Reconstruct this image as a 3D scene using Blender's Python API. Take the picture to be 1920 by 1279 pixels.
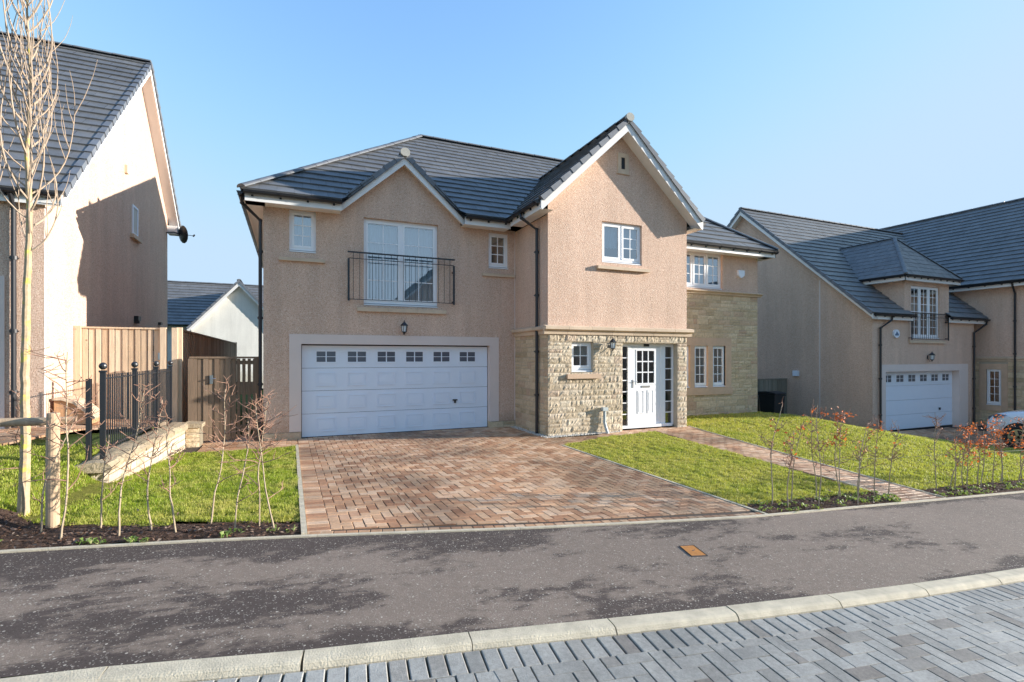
import bpy, math, random
import numpy as np
from mathutils import Vector, Matrix, noise
for o in list(bpy.data.objects): bpy.data.objects.remove(o)
SC = bpy.context.scene
COL = SC.collection
rad = math.radians
V = Vector

# ------------------------------------------------------------------ camera, sky, sun, exposure
CAMZ = 1.775
cd = bpy.data.cameras.new('Camera'); cam = bpy.data.objects.new('Camera', cd); COL.objects.link(cam)
cam.location = (0, 0, CAMZ); cam.rotation_euler = (rad(90), 0, -rad(23.4692))
cd.sensor_width = 36; cd.lens = 953.44/1920*36; cd.shift_y = 30.05/1920
cd.clip_start = .05; cd.clip_end = 3000
SC.camera = cam
SUN_EL, SUN_AZ = rad(12.0), rad(16.8)          # azimuth: from +X turned towards -Y
sunv = V((math.cos(SUN_EL)*math.cos(SUN_AZ), -math.cos(SUN_EL)*math.sin(SUN_AZ), math.sin(SUN_EL)))
sd = bpy.data.lights.new('Sun', 'SUN'); sun = bpy.data.objects.new('Sun', sd); COL.objects.link(sun)
sun.location = (30, -10, 12)
sun.rotation_euler = sunv.to_track_quat('Z', 'Y').to_euler()
sd.energy = 2.75; sd.angle = rad(.5); sd.color = (1, .94, .85)
W = bpy.data.worlds.new('World'); SC.world = W; W.use_nodes = True
wn = W.node_tree.nodes; wl = W.node_tree.links
sky = wn.new('ShaderNodeTexSky'); sky.sky_type = 'NISHITA'; sky.sun_disc = False
sky.sun_elevation = SUN_EL; sky.sun_rotation = rad(90)+SUN_AZ
sky.altitude = 100; sky.air_density = 1.0; sky.dust_density = .35; sky.ozone_density = 3.3
bgn = wn['Background']; bgn.inputs['Strength'].default_value = .15
# softly limit each channel so the glow near the sun stays pale instead of clipping
sp_ = wn.new('ShaderNodeSeparateColor'); cb_ = wn.new('ShaderNodeCombineColor'); wl.new(sky.outputs['Color'], sp_.inputs[0])
for i_, lim in enumerate((1.02, 1.38, 1.78)):
    mn_ = wn.new('ShaderNodeMath'); mn_.operation = 'SMOOTH_MIN'; mn_.inputs[1].default_value = lim; mn_.inputs[2].default_value = (.7, 1.0, .55)[i_]
    wl.new(sp_.outputs[i_], mn_.inputs[0]); wl.new(mn_.outputs[0], cb_.inputs[i_])
wl.new(cb_.outputs[0], bgn.inputs['Color'])
SC.view_settings.view_transform = 'Standard'; SC.view_settings.look = 'None'
SC.view_settings.exposure = 1.93; SC.view_settings.gamma = 1
SC.render.engine = 'CYCLES'
SC.cycles.transparent_max_bounces = 16
SC.cycles.diffuse_bounces = 6; SC.cycles.max_bounces = 12

# ------------------------------------------------------------------ object helpers
def tag(o, label=None, cat=None, group=None, kind=None):
    if label: o['label'] = label
    if cat: o['category'] = cat
    if group: o['group'] = group
    if kind: o['kind'] = kind
    return o
ORG = {}
def thing(name, loc, label, cat, group=None):
    o = bpy.data.objects.new(name, None); COL.objects.link(o); o.location = loc
    o.empty_display_size = .2
    ORG[o.name] = V(loc)
    return tag(o, label, cat, group)

class MB:
    """collects polygons in world space, linked as one mesh object"""
    def __init__(s, O=(0,0,0), U=(1,0,0), N=(0,1,0)):
        s.v = []; s.f = []; s.fr(O, U, N)
    def fr(s, O=(0,0,0), U=(1,0,0), N=(0,1,0)):
        s.O = V(O); s.U = V(U); s.N = V(N); return s
    def w(s, p): return s.O + s.U*p[0] + s.N*p[1] + V((0,0,1))*p[2]
    def poly(s, pts, loc=True):
        b = len(s.v)
        s.v += [tuple(s.w(p)) if loc else tuple(p) for p in pts]
        s.f.append(tuple(range(b, b+len(pts))))
    def box(s, u0, u1, n0, n1, z0, z1):
        s.hexa([(u0,n0,z0),(u1,n0,z0),(u1,n1,z0),(u0,n1,z0),(u0,n0,z1),(u1,n0,z1),(u1,n1,z1),(u0,n1,z1)])
    def hexa(s, p, loc=True):
        b = len(s.v); s.v += [tuple(s.w(q)) if loc else tuple(q) for q in p]
        for f in ((3,2,1,0),(4,5,6,7),(0,1,5,4),(1,2,6,5),(2,3,7,6),(3,0,4,7)):
            s.f.append(tuple(b+i for i in f))
    def beam(s, P, Q, a, w0, w1, c, h0, h1):
        """box running P->Q with cross-section along vectors a, c (local coords)"""
        P, Q, a, c = V(P), V(Q), V(a), V(c)
        s.hexa([P+a*w0+c*h0, P+a*w1+c*h0, Q+a*w1+c*h0, Q+a*w0+c*h0, P+a*w0+c*h1, P+a*w1+c*h1, Q+a*w1+c*h1, Q+a*w0+c*h1])
    def prism(s, pts, d):
        d = V(d); n = len(pts); b = len(s.v)
        s.v += [tuple(s.w(p)) for p in pts] + [tuple(s.w(V(p)+d)) for p in pts]
        s.f.append(tuple(range(b, b+n))); s.f.append(tuple(range(b+2*n-1, b+n-1, -1)))
        for i in range(n):
            j = (i+1) % n; s.f.append((b+i, b+n+i, b+n+j, b+j))
    def tube(s, path, r, n=8, cap=True):
        P = [s.w(p) for p in path]; R = r if isinstance(r, (list, tuple)) else [r]*len(P)
        b = len(s.v); ref = V((0,0,1)); X = None
        for i, p in enumerate(P):
            t = (P[min(i+1, len(P)-1)]-P[max(i-1, 0)])
            t = t.normalized() if t.length > 1e-9 else V((0,0,1))
            if X is None:
                X = t.cross(ref if abs(t.z) < .9 else V((1,0,0))).normalized()
            else:
                X = (X - t*X.dot(t)); X = X.normalized() if X.length > 1e-6 else t.orthogonal().normalized()
            Y = t.cross(X)
            for k in range(n):
                a = 2*math.pi*k/n
                s.v.append(tuple(p + (X*math.cos(a)+Y*math.sin(a))*R[i]))
        for i in range(len(P)-1):
            for k in range(n):
                k2 = (k+1) % n; a = b+i*n
                s.f.append((a+k, a+k2, a+n+k2, a+n+k))
        if cap:
            s.f.append(tuple(b+k for k in range(n-1, -1, -1))); e = b+(len(P)-1)*n
            s.f.append(tuple(e+k for k in range(n)))
    def sphere(s, c, r, seg=10, rings=6):
        c = s.w(c); b = len(s.v); r = r if isinstance(r, tuple) else (r, r, r)
        for i in range(rings+1):
            th = math.pi*i/rings
            for k in range(seg):
                a = 2*math.pi*k/seg
                s.v.append((c.x+r[0]*math.sin(th)*math.cos(a), c.y+r[1]*math.sin(th)*math.sin(a), c.z+r[2]*math.cos(th)))
        for i in range(rings):
            for k in range(seg):
                k2 = (k+1) % seg
                s.f.append((b+i*seg+k, b+(i+1)*seg+k, b+(i+1)*seg+k2, b+i*seg+k2))
    def build(s, name, mat, parent=None, smooth=False, label=None):
        me = bpy.data.meshes.new(name); o = bpy.data.objects.new(name, me); COL.objects.link(o)
        if parent is not None:
            org = ORG[parent.name]; o.parent = parent
        else: org = V((0,0,0))
        ORG[o.name] = org
        me.from_pydata([(a-org.x, b-org.y, c-org.z) for a, b, c in s.v], [], s.f); me.update()
        me.materials.append(mat)
        if smooth: me.shade_smooth()
        if label: o['label'] = label
        return o
def grid_obj(name, mat, verts, faces, parent=None, smooth=False):
    m = MB(); m.v = verts; m.f = faces
    return m.build(name, mat, parent, smooth)

# ------------------------------------------------------------------ materials
def newmat(name):
    m = bpy.data.materials.new(name); m.use_nodes = True
    nt = m.node_tree; b = nt.nodes['Principled BSDF']
    return m, nt, b
class NT:
    def __init__(s, nt): s.nt = nt; s.co = nt.nodes.new('ShaderNodeTexCoord').outputs['Object']
    def n(s, t, **k):
        x = s.nt.nodes.new(t)
        for a, v in k.items():
            if hasattr(x, a): setattr(x, a, v)
        return x
    def l(s, a, b): s.nt.links.new(a, b)
    def map(s, scale): 
        x = s.n('ShaderNodeMapping'); x.inputs['Scale'].default_value = scale if isinstance(scale, tuple) else (scale,)*3
        s.l(s.co, x.inputs['Vector']); return x.outputs[0]
    def noise(s, scale=5, detail=4, rough=.6, vec=None):
        x = s.n('ShaderNodeTexNoise'); x.inputs['Scale'].default_value = scale; x.inputs['Detail'].default_value = detail; x.inputs['Roughness'].default_value = rough
        s.l(vec if vec is not None else s.co, x.inputs['Vector']); return x.outputs['Fac']
    def vor(s, scale=20, out='Distance', vec=None, feature='F1'):
        x = s.n('ShaderNodeTexVoronoi'); x.feature = feature; x.inputs['Scale'].default_value = scale
        s.l(vec if vec is not None else s.co, x.inputs['Vector']); return x.outputs[out]
    def ramp(s, fac, stops):
        x = s.n('ShaderNodeValToRGB'); e = x.color_ramp.elements
        while len(e) < len(stops): e.new(.5)
        for i, (p, c) in enumerate(stops):
            e[i].position = p; e[i].color = (c, c, c, 1) if not isinstance(c, tuple) else (*c, 1)
        s.l(fac, x.inputs[0]); return x.outputs[0]
    def mix(s, fac, a, b, mode='MIX'):
        x = s.n('ShaderNodeMix'); x.data_type = 'RGBA'; x.blend_type = mode
        for sock, val in ((x.inputs[0], fac), (x.inputs[6], a), (x.inputs[7], b)):
            if hasattr(val, 'node'): s.l(val, sock)
            elif isinstance(val, tuple): sock.default_value = (*val, 1)
            else: sock.default_value = val
        return x.outputs[2]
    def math(s, op, a, b=0.):
        x = s.n('ShaderNodeMath'); x.operation = op
        for i, val in enumerate((a, b)):
            if hasattr(val, 'node'): s.l(val, x.inputs[i])
            else: x.inputs[i].default_value = val
        return x.outputs[0]
    def side(s):
        sx = s.n('ShaderNodeSeparateXYZ'); s.l(s.co, sx.inputs[0]); mr = s.n('ShaderNodeMapRange')
        mr.inputs['From Min'].default_value = -1.5; mr.inputs['From Max'].default_value = 5.; mr.inputs['To Min'].default_value = .035; mr.inputs['To Max'].default_value = -.05
        s.l(sx.outputs[0], mr.inputs['Value']); return mr.outputs[0]
    def island(s): return s.n('ShaderNodeNewGeometry').outputs['Random Per Island']
    def bump(s, h, strength=.5, dist=.01, bsdf=None):
        x = s.n('ShaderNodeBump'); x.inputs['Strength'].default_value = strength; x.inputs['Distance'].default_value = dist
        s.l(h, x.inputs['Height']); s.l(x.outputs[0], bsdf.inputs['Normal']); return x
def plain(name, col, rough=.5, metal=0, spec=None, bumps=None, var=.0, vscale=3, coat=0):
    m, nt, b = newmat(name); T_ = NT(nt)
    b.inputs['Roughness'].default_value = rough; b.inputs['Metallic'].default_value = metal
    if spec is not None: b.inputs['Specular IOR Level'].default_value = spec
    if coat: b.inputs['Coat Weight'].default_value = coat; b.inputs['Coat Roughness'].default_value = .05
    if var:
        f = T_.ramp(T_.noise(vscale, 5), [(.3, 1-var), (.7, 1.0)])
        T_.l(T_.mix(1., col, f, 'MULTIPLY'), b.inputs['Base Color'])
    else: b.inputs['Base Color'].default_value = (*col, 1)
    if bumps: T_.bump(T_.noise(bumps[0], 3), bumps[1], bumps[2], b)
    return m
def harl_mat(name, c1, c2, c3):
    m, nt, b = newmat(name); t = NT(nt)
    sp = t.vor(95, 'Color'); sepr = t.n('ShaderNodeSeparateColor'); t.l(sp, sepr.inputs[0])
    base = t.ramp(sepr.outputs[0], [(.0, c1), (.3, c2), (.75, c2), (1., c3)])
    big = t.ramp(t.noise(.9, 5), [(.25, .93), (.75, 1.05)])
    col = t.mix(1., base, big, 'MULTIPLY')
    strk = t.ramp(t.noise(2.4, 6, .7, t.map((1, 1, .10))), [(.28, .86), (.62, 1.03)])
    col = t.mix(1., col, strk, 'MULTIPLY')
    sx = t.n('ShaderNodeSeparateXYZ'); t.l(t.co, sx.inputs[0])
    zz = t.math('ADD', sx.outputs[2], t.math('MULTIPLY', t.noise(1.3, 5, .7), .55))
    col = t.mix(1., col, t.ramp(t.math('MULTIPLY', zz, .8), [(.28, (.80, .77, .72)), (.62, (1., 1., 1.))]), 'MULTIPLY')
    t.l(col, b.inputs['Base Color'])
    b.inputs['Roughness'].default_value = .95; b.inputs['Specular IOR Level'].default_value = .15
    h = t.math('ADD', t.math('MULTIPLY', t.vor(80, 'Distance'), .9), t.noise(50, 3))
    t.bump(h, .8, .010, b)
    return m
M = {}
M['harl'] = harl_mat('pinkish roughcast', (.47, .295, .215), (.70, .485, .365), (.84, .70, .57))
M['harl_white'] = harl_mat('white roughcast', (.68, .66, .60), (.76, .74, .68), (.80, .78, .73))
M['smooth_render'] = plain('smooth band render', (.72, .60, .54), .8, bumps=(60, .3, .003), var=.05)
M['upvc'] = plain('white plastic', (.76, .81, .90), .35, var=.03)
M['window_white'] = plain('white window frame', (.86, .86, .87), .35)
M['fascia'] = plain('white fascia board', (.80, .78, .76), .4, var=.05, vscale=2)
M['black'] = plain('black plastic gutter', (.018, .018, .022), .38)
M['iron'] = plain('black painted iron', (.02, .022, .027), .4)
M['sand'] = None
def sand_mat(name, c, bs=.004):
    m, nt, b = newmat(name); t = NT(nt)
    f = t.ramp(t.noise(3, 6, .7), [(.25, .82), (.75, 1.06)])
    r = t.ramp(t.island(), [(0, .9), (1, 1.08)])
    t.l(t.mix(1., t.mix(1., c, f, 'MULTIPLY'), r, 'MULTIPLY'), b.inputs['Base Color'])
    b.inputs['Roughness'].default_value = .85
    t.bump(t.noise(90, 4), .6, bs, b); return m
M['sand'] = sand_mat('dressed sandstone', (.64, .49, .35))
M['sandpink'] = sand_mat('pink dressed sandstone', (.60, .42, .29))
def stone_mat(name, cols, bump):
    m, nt, b = newmat(name); t = NT(nt)
    base = t.ramp(t.island(), cols)
    f = t.ramp(t.noise(14, 6, .75), [(.25, .72), (.72, 1.15)])
    g = t.ramp(t.noise(1.6, 3), [(.3, .9), (.7, 1.06)])
    t.l(t.mix(1., t.mix(1., base, f, 'MULTIPLY'), g, 'MULTIPLY'), b.inputs['Base Color'])
    b.inputs['Roughness'].default_value = .9; b.inputs['Specular IOR Level'].default_value = .2
    h = t.math('ADD', t.noise(24, 5, .7), t.math('MULTIPLY', t.noise(9, 2), .8))
    t.bump(h, 1., bump, b); return m
M['stone'] = stone_mat('split faced stone', [(0, (.46, .37, .26)), (.4, (.58, .47, .34)), (.75, (.64, .54, .41)), (1, (.50, .38, .28))], .016)
M['stone_flat'] = stone_mat('coursed stone', [(0, (.50, .38, .24)), (.35, (.62, .48, .31)), (.7, (.69, .55, .37)), (1, (.55, .38, .26))], .015)
M['coping'] = stone_mat('weathered coping stone', [(0, (.34, .27, .18)), (.5, (.46, .37, .25)), (1, (.38, .30, .21))], .03)
M['mortar'] = plain('pale mortar', (.46, .40, .31), .95, bumps=(60, .6, .006), var=.15)
def tile_mat(name, c):
    m, nt, b = newmat(name); t = NT(nt)
    r = t.ramp(t.island(), [(0, .91), (.5, 1.0), (1, 1.08)])
    f = t.ramp(t.noise(6, 6, .7), [(.3, .85), (.7, 1.12)])
    dust = t.ramp(t.noise(.9, 6, .7), [(.32, .82), (.66, 1.12)])
    t.l(t.mix(1., t.mix(1., t.mix(1., c, r, 'MULTIPLY'), f, 'MULTIPLY'), dust, 'MULTIPLY'), b.inputs['Base Color'])
    t.l(t.ramp(t.noise(5, 3), [(.3, .42), (.7, .62)]), b.inputs['Roughness'])
    b.inputs['Specular IOR Level'].default_value = .5
    t.bump(t.noise(70, 4), .35, .004, b); return m
M['tile'] = tile_mat('concrete roof tile', (.15, .15, .152))
M['ridge'] = tile_mat('ridge tile', (.15, .155, .165))
M['verge'] = tile_mat('verge unit', (.15, .16, .18))
M['cap'] = plain('pale ridge end cap', (.40, .39, .35), .8, var=.15, vscale=20, bumps=(60, .5, .004))
M['felt'] = plain('roof underlay', (.03, .03, .034), .9)
def glass_mat(name, refl, tint):
    m = bpy.data.materials.new(name); m.use_nodes = True; nt = m.node_tree; t = NT(nt)
    for x in list(nt.nodes):
        if x.type == 'BSDF_PRINCIPLED': nt.nodes.remove(x)
    out = [x for x in nt.nodes if x.type == 'OUTPUT_MATERIAL'][0]
    tr = t.n('ShaderNodeBsdfTransparent'); tr.inputs[0].default_value = (*tint, 1)
    gl = t.n('ShaderNodeBsdfGlossy'); gl.inputs['Roughness'].default_value = .012; gl.inputs['Color'].default_value = (.93, .97, 1, 1)
    bp = t.n('ShaderNodeBump'); bp.inputs['Strength'].default_value = .08; bp.inputs['Distance'].default_value = .004
    t.l(t.noise(3.5, 1), bp.inputs['Height']); t.l(bp.outputs[0], gl.inputs['Normal'])
    fr = t.n('ShaderNodeFresnel'); fr.inputs['IOR'].default_value = 1.5
    f = t.math('ADD', t.math('MULTIPLY', fr.outputs[0], 1.4), refl)
    mx = t.n('ShaderNodeMixShader'); t.l(f, mx.inputs[0]); t.l(tr.outputs[0], mx.inputs[1]); t.l(gl.outputs[0], mx.inputs[2])
    t.l(mx.outputs[0], out.inputs['Surface']); return m
M['glass'] = glass_mat('double glazing', .27, (.72, .80, .80))
M['glass_dark'] = glass_mat('dim door glass', .10, (.35, .43, .40))
M['net'] = plain('net curtain', (.60, .66, .76), .9)
M['blind'] = plain('roller blind', (.55, .52, .46), .8)
M['dark'] = plain('dark slot shade and plate', (.03, .032, .035), .9)
def wood_mat(name, c1, c2, grain=(14, 14, 1.2)):
    m, nt, b = newmat(name); t = NT(nt)
    base = t.ramp(t.island(), [(0, c1), (.5, tuple((a+d)/2 for a, d in zip(c1, c2))), (1, c2)])
    g = t.ramp(t.noise(3, 6, .7, t.map(grain)), [(.3, .72), (.7, 1.12)])
    kn = t.ramp(t.vor(3.2, 'Distance'), [(.03, .45), (.08, 1.)])
    t.l(t.mix(1., t.mix(1., base, g, 'MULTIPLY'), kn, 'MULTIPLY'), b.inputs['Base Color'])
    b.inputs['Roughness'].default_value = .8
    t.bump(t.noise(6, 4, .6, t.map(grain)), .4, .004, b); return m
M['wood'] = wood_mat('weathered larch fence', (.52, .37, .24), (.74, .58, .42))
M['wood_dark'] = wood_mat('brown stained timber', (.15, .10, .065), (.26, .18, .12))
M['wood_mid'] = wood_mat('brown larch board', (.30, .20, .13), (.48, .35, .24))
M['wood_grey'] = wood_mat('grey weathered timber', (.20, .18, .14), (.30, .27, .22))
M['wood_orange'] = wood_mat('orange cedar board', (.50, .27, .13), (.58, .34, .18))
M['log'] = wood_mat('peeled softwood post', (.42, .29, .18), (.54, .39, .25), (9, 9, 1.5))
def paver_mat(name, cols, wet, rough, bumpd=.003, spd=.5):
    m, nt, b = newmat(name); t = NT(nt)
    base = t.ramp(t.island(), cols)
    f = t.ramp(t.noise(38, 6, .85), [(.28, .66), (.72, 1.2)])
    wmask = t.ramp(t.noise(.55, 5, .62), wet)
    mott = t.ramp(t.noise(5, 3), [(.3, .86), (.7, 1.1)])
    col = t.mix(1., t.mix(1., t.mix(1., base, f, 'MULTIPLY'), wmask, 'MULTIPLY'), mott, 'MULTIPLY')
    t.l(col, b.inputs['Base Color'])
    b.inputs['Roughness'].default_value = rough; b.inputs['Specular IOR Level'].default_value = spd
    t.bump(t.noise(130, 4), .6, bumpd, b); return m
M['paver'] = paver_mat('brindle block paver', [(0, (.40, .19, .095)), (.25, (.50, .27, .145)), (.6, (.60, .37, .215)), (.85, (.68, .46, .30)), (1, (.46, .23, .12))], [(.40, .52), (.50, .88), (.60, 1.15)], .6)
M['paver_grey'] = paver_mat('grey block paver', [(0, (.31, .295, .265)), (.25, (.38, .365, .33)), (.80, (.41, .39, .35)), (.89, (.31, .285, .25)), (1, (.25, .22, .19))], [(.36, .72), (.58, 1.06)], .75, .006, .3)
M['joint'] = plain('jointing sand', (.055, .038, .028), .95)
M['joint_dark'] = plain('dark joint', (.022, .025, .035), .95)
M['kerb'] = plain('concrete kerb', (.64, .55, .40), .85, bumps=(90, .9, .006), var=.30, vscale=9)
def asphalt():
    m, nt, b = newmat('speckled asphalt'); t = NT(nt)
    big = t.math('ADD', t.noise(.75, 9, .72, t.map((.75, 1.8, 1))), t.math('MULTIPLY', t.math('SUBTRACT', t.noise(14, 3), .5), .10))
    ed = t.n('ShaderNodeAttribute'); ed.attribute_name = 'edge'
    damp = t.ramp(t.math('ADD', big, t.math('ADD', t.math('MULTIPLY', ed.outputs['Fac'], .13), t.side())), [(.505, 1.), (.53, .6), (.57, 0.)])
    damp = t.math('SUBTRACT', 1., damp)
    fine = t.ramp(t.noise(110, 5, .85), [(.3, .62), (.7, 1.32)])
    mid = t.ramp(t.noise(16, 5, .7), [(.3, .86), (.7, 1.1)])
    col = t.mix(damp, (.235, .183, .146), (.085, .065, .056))
    col = t.mix(1., t.mix(1., col, fine, 'MULTIPLY'), mid, 'MULTIPLY')
    col = t.mix(1., col, t.ramp(t.noise(.35, 4), [(.3, .88), (.7, 1.12)]), 'MULTIPLY')
    def chips(sc, thr, dist):
        se = t.n('ShaderNodeSeparateColor'); t.l(t.vor(sc, 'Color'), se.inputs[0])
        return t.math('MULTIPLY', t.math('GREATER_THAN', se.outputs[1], thr), t.math('LESS_THAN', t.vor(sc, 'Distance'), dist))
    chip = t.math('MAXIMUM', chips(40, .84, .27), t.math('MULTIPLY', chips(75, .58, .32), .6))
    tone = t.ramp(t.noise(30, 1), [(.35, (.27, .235, .20)), (.65, (.52, .47, .40))])
    col = t.mix(chip, col, tone)
    t.l(col, b.inputs['Base Color'])
    b.inputs['Roughness'].default_value = .82; b.inputs['Specular IOR Level'].default_value = .25
    t.bump(t.math('ADD', t.noise(140, 4, .8), t.math('MULTIPLY', chip, .3)), .9, .007, b)
    return m
M['asphalt'] = asphalt()
def ground_mat(name, c1, c2, sc, bd):
    m, nt, b = newmat(name); t = NT(nt)
    t.l(t.ramp(t.noise(sc, 6, .75), [(.3, c1), (.7, c2)]), b.inputs['Base Color'])
    b.inputs['Roughness'].default_value = .95; b.inputs['Specular IOR Level'].default_value = .1
    t.bump(t.noise(sc*2, 6, .8), 1., bd, b); return m
M['soil'] = ground_mat('dark soil', (.050, .030, .022), (.20, .13, .10), 22, .05)
M['turf'] = ground_mat('turf', (.07, .085, .012), (.24, .22, .05), 14, .03)
M['field'] = ground_mat('far grass', (.05, .08, .02), (.10, .13, .04), 2, .05)
def grass_mat():
    m, nt, b = newmat('grass blade'); t = NT(nt)
    r = t.island()
    base = t.ramp(r, [(0, (.11, .19, .010)), (.35, (.25, .37, .02)), (.70, (.39, .455, .045)), (1, (.63, .57, .23))])
    dry = t.ramp(t.math('SUBTRACT', t.noise(1.1, 7, .75), t.math('MULTIPLY', t.side(), 1.6)), [(.42, 0.), (.64, .85)])
    t.l(t.mix(dry, base, (.66, .54, .18)), b.inputs['Base Color'])
    b.inputs['Roughness'].default_value = .55; b.inputs['Specular IOR Level'].default_value = .25
    tr = t.n('ShaderNodeBsdfTranslucent'); tr.inputs[0].default_value = (.46, .50, .06, 1)
    mx = t.n('ShaderNodeMixShader'); mx.inputs[0].default_value = .38
    out = [x for x in nt.nodes if x.type == 'OUTPUT_MATERIAL'][0]
    t.l(b.outputs[0], mx.inputs[1]); t.l(tr.outputs[0], mx.inputs[2]); t.l(mx.outputs[0], out.inputs['Surface'])
    return m
M['grass'] = grass_mat()
def leafy(name, cols, trans):
    m, nt, b = newmat(name); t = NT(nt)
    t.l(t.ramp(t.island(), cols), b.inputs['Base Color']); b.inputs['Roughness'].default_value = .6
    tr = t.n('ShaderNodeBsdfTranslucent'); tr.inputs[0].default_value = (*trans, 1)
    mx = t.n('ShaderNodeMixShader'); mx.inputs[0].default_value = .35
    out = [x for x in nt.nodes if x.type == 'OUTPUT_MATERIAL'][0]
    t.l(b.outputs[0], mx.inputs[1]); t.l(tr.outputs[0], mx.inputs[2]); t.l(mx.outputs[0], out.inputs['Surface'])
    return m
M['beech'] = leafy('copper beech leaf', [(0, (.30, .07, .02)), (.5, (.55, .13, .03)), (1, (.70, .26, .06))], (.7, .18, .03))
M['weed'] = leafy('low weed leaf', [(0, (.10, .18, .03)), (.6, (.26, .34, .07)), (1, (.45, .45, .22))], (.3, .4, .06))
M['litter'] = leafy('leaf litter', [(0, (.035, .022, .016)), (.4, (.11, .06, .04)), (.75, (.22, .14, .10)), (.9, (.34, .26, .20)), (1, (.36, .12, .04))], (.1, .06, .03))
def bark(name, c1, c2, lich=None):
    m, nt, b = newmat(name); t = NT(nt)
    col = t.ramp(t.noise(25, 5, .7), [(.3, c1), (.7, c2)])
    if lich:
        msk = t.ramp(t.noise(5.5, 4, .65), [(.53, 0.), (.60, 1.)])
        col = t.mix(msk, col, lich)
    t.l(col, b.inputs['Base Color']); b.inputs['Roughness'].default_value = .85
    t.bump(t.noise(60, 4, .7, t.map((1, 1, .4))), .6, .006, b); return m
M['bark'] = bark('young pale bark', (.34, .25, .15), (.52, .40, .26), (.56, .47, .10))
M['branch'] = bark('tan shoot bark', (.34, .25, .18), (.52, .40, .29))
M['twig'] = bark('brown sapling bark', (.22, .11, .075), (.42, .25, .17))
M['twig_pale'] = bark('pale sapling stem', (.30, .22, .14), (.50, .40, .28))  # main stems, paler than the twigs
M['pebble'] = stone_mat('pale pebbles', [(0, (.45, .40, .33)), (.5, (.62, .57, .50)), (1, (.74, .70, .64))], .004)
M['rust'] = plain('ochre painted cover', (.50, .20, .04), .7, var=.3, vscale=30, bumps=(80, .4, .003))
M['car'] = plain('white car paint', (.72, .74, .77), .25, coat=1)
M['rubber'] = plain('tyre rubber', (.02, .02, .02), .8)
M['alloy'] = plain('alloy wheel', (.45, .46, .48), .3, metal=.9)
M['lens'] = plain('headlamp lens', (.12, .13, .15), .08, spec=.9)
M['chrome'] = plain('brushed metal', (.55, .55, .55), .3, metal=1)
M['grey_plastic'] = plain('grey plastic', (.46, .50, .50), .5)
M['sign_blue'] = plain('blue grey print', (.10, .17, .28), .5)
M['lampglass'] = plain('lantern glass', (.62, .68, .72), .15, spec=.8)
M['bin'] = plain('dark wheelie bin plastic', (.018, .022, .028), .5)
M['white_paint'] = plain('white door paint', (.84, .84, .85), .3)

# ------------------------------------------------------------------ terrain
EX = [-40, -12, -6, -2, -1, .11, 2.15, 4.6, 7.5, 10.3, 20, 60]; EY = [6, 5.3, 5.15, 4.93, 4.85, 4.72, 4.42, 4.15, 4.08, 4.02, 3.95, 3.95]
KX = [-40, -12, -1.16, .09, 1.02, 1.93, 2.83, 3.68, 4.56, 5.53, 7.0, 9.0, 12, 20, 60]; KY = [6-1.9, 3.75, 3.19, 2.99, 2.89, 2.77, 2.66, 2.57, 2.49, 2.42, 2.33, 2.27, 2.2, 2.1, 2.0]
PX = [-60, -3.6, -2.44, -2.16, -.6, 13.9, 18.7, 26, 60]; PZ = [.62, .60, .52, 0, 0, 0, -.93, -1.0, -1.6]
def E_(x): return float(np.interp(x, EX, EY))
def K_(x): return float(np.interp(x, KX, KY))
def Rz(x, y): return .087-.0495*max(-40, min(40, x))+.03*max(y, -10)
def T(x, y):
    e = E_(x); r = Rz(x, min(y, e))
    if y <= e: return r
    s = min(1, (y-e)/(10.3-e)); return r+(float(np.interp(x, PX, PZ))-r)*s
UP = V((0,0,1))
def clip(poly, a, b, keep_left=True):
    """clip 2D polygon by the line a->b keeping the left side"""
    out = []; n = len(poly)
    dx, dy = b[0]-a[0], b[1]-a[1]
    def sd_(p): return dx*(p[1]-a[1])-dy*(p[0]-a[0])
    for i in range(n):
        p, q = poly[i], poly[(i+1) % n]; sp, sq = sd_(p), sd_(q)
        if sp >= 0: out.append(p)
        if sp*sq < 0:
            t = sp/(sp-sq); out.append((p[0]+(q[0]-p[0])*t, p[1]+(q[1]-p[1])*t))
    return out
def area2(p): return .5*sum(p[i][0]*p[(i+1) % len(p)][1]-p[(i+1) % len(p)][0]*p[i][1] for i in range(len(p)))
def ccw(p): return p if area2(p) > 0 else p[::-1]
def clip_convex(poly, cv):
    for i in range(len(cv)):
        if len(poly) < 3: return []
        poly = clip(poly, cv[i], cv[(i+1) % len(cv)])
    return poly if len(poly) > 2 and abs(area2(poly)) > 1e-5 else []
def inside(p, cv):
    return all((cv[(i+1) % len(cv)][0]-cv[i][0])*(p[1]-cv[i][1])-(cv[(i+1) % len(cv)][1]-cv[i][1])*(p[0]-cv[i][0]) >= 0 for i in range(len(cv)))
def sheet(name, mat, polys, cell, zoff, zfun=T, kind='structure', bump=0):
    mb = MB()
    for cv in polys:
        cv = ccw(cv); xs = [p[0] for p in cv]; ys = [p[1] for p in cv]
        i0, i1 = int(math.floor(min(xs)/cell)), int(math.ceil(max(xs)/cell)); j0, j1 = int(math.floor(min(ys)/cell)), int(math.ceil(max(ys)/cell))
        for i in range(i0, i1):
            for j in range(j0, j1):
                q = clip_convex([(i*cell, j*cell), ((i+1)*cell, j*cell), ((i+1)*cell, (j+1)*cell), (i*cell, (j+1)*cell)], cv)
                if q: mb.poly([(x, y, zfun(x, y)+zoff+(bump*(noise.noise(V((x*3.1, y*3.1, 0)))+.5*noise.noise(V((x*9, y*9, 3)))) if bump else 0)) for x, y in q])
    o = mb.build(name, mat); tag(o, kind=kind); return o
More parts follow.
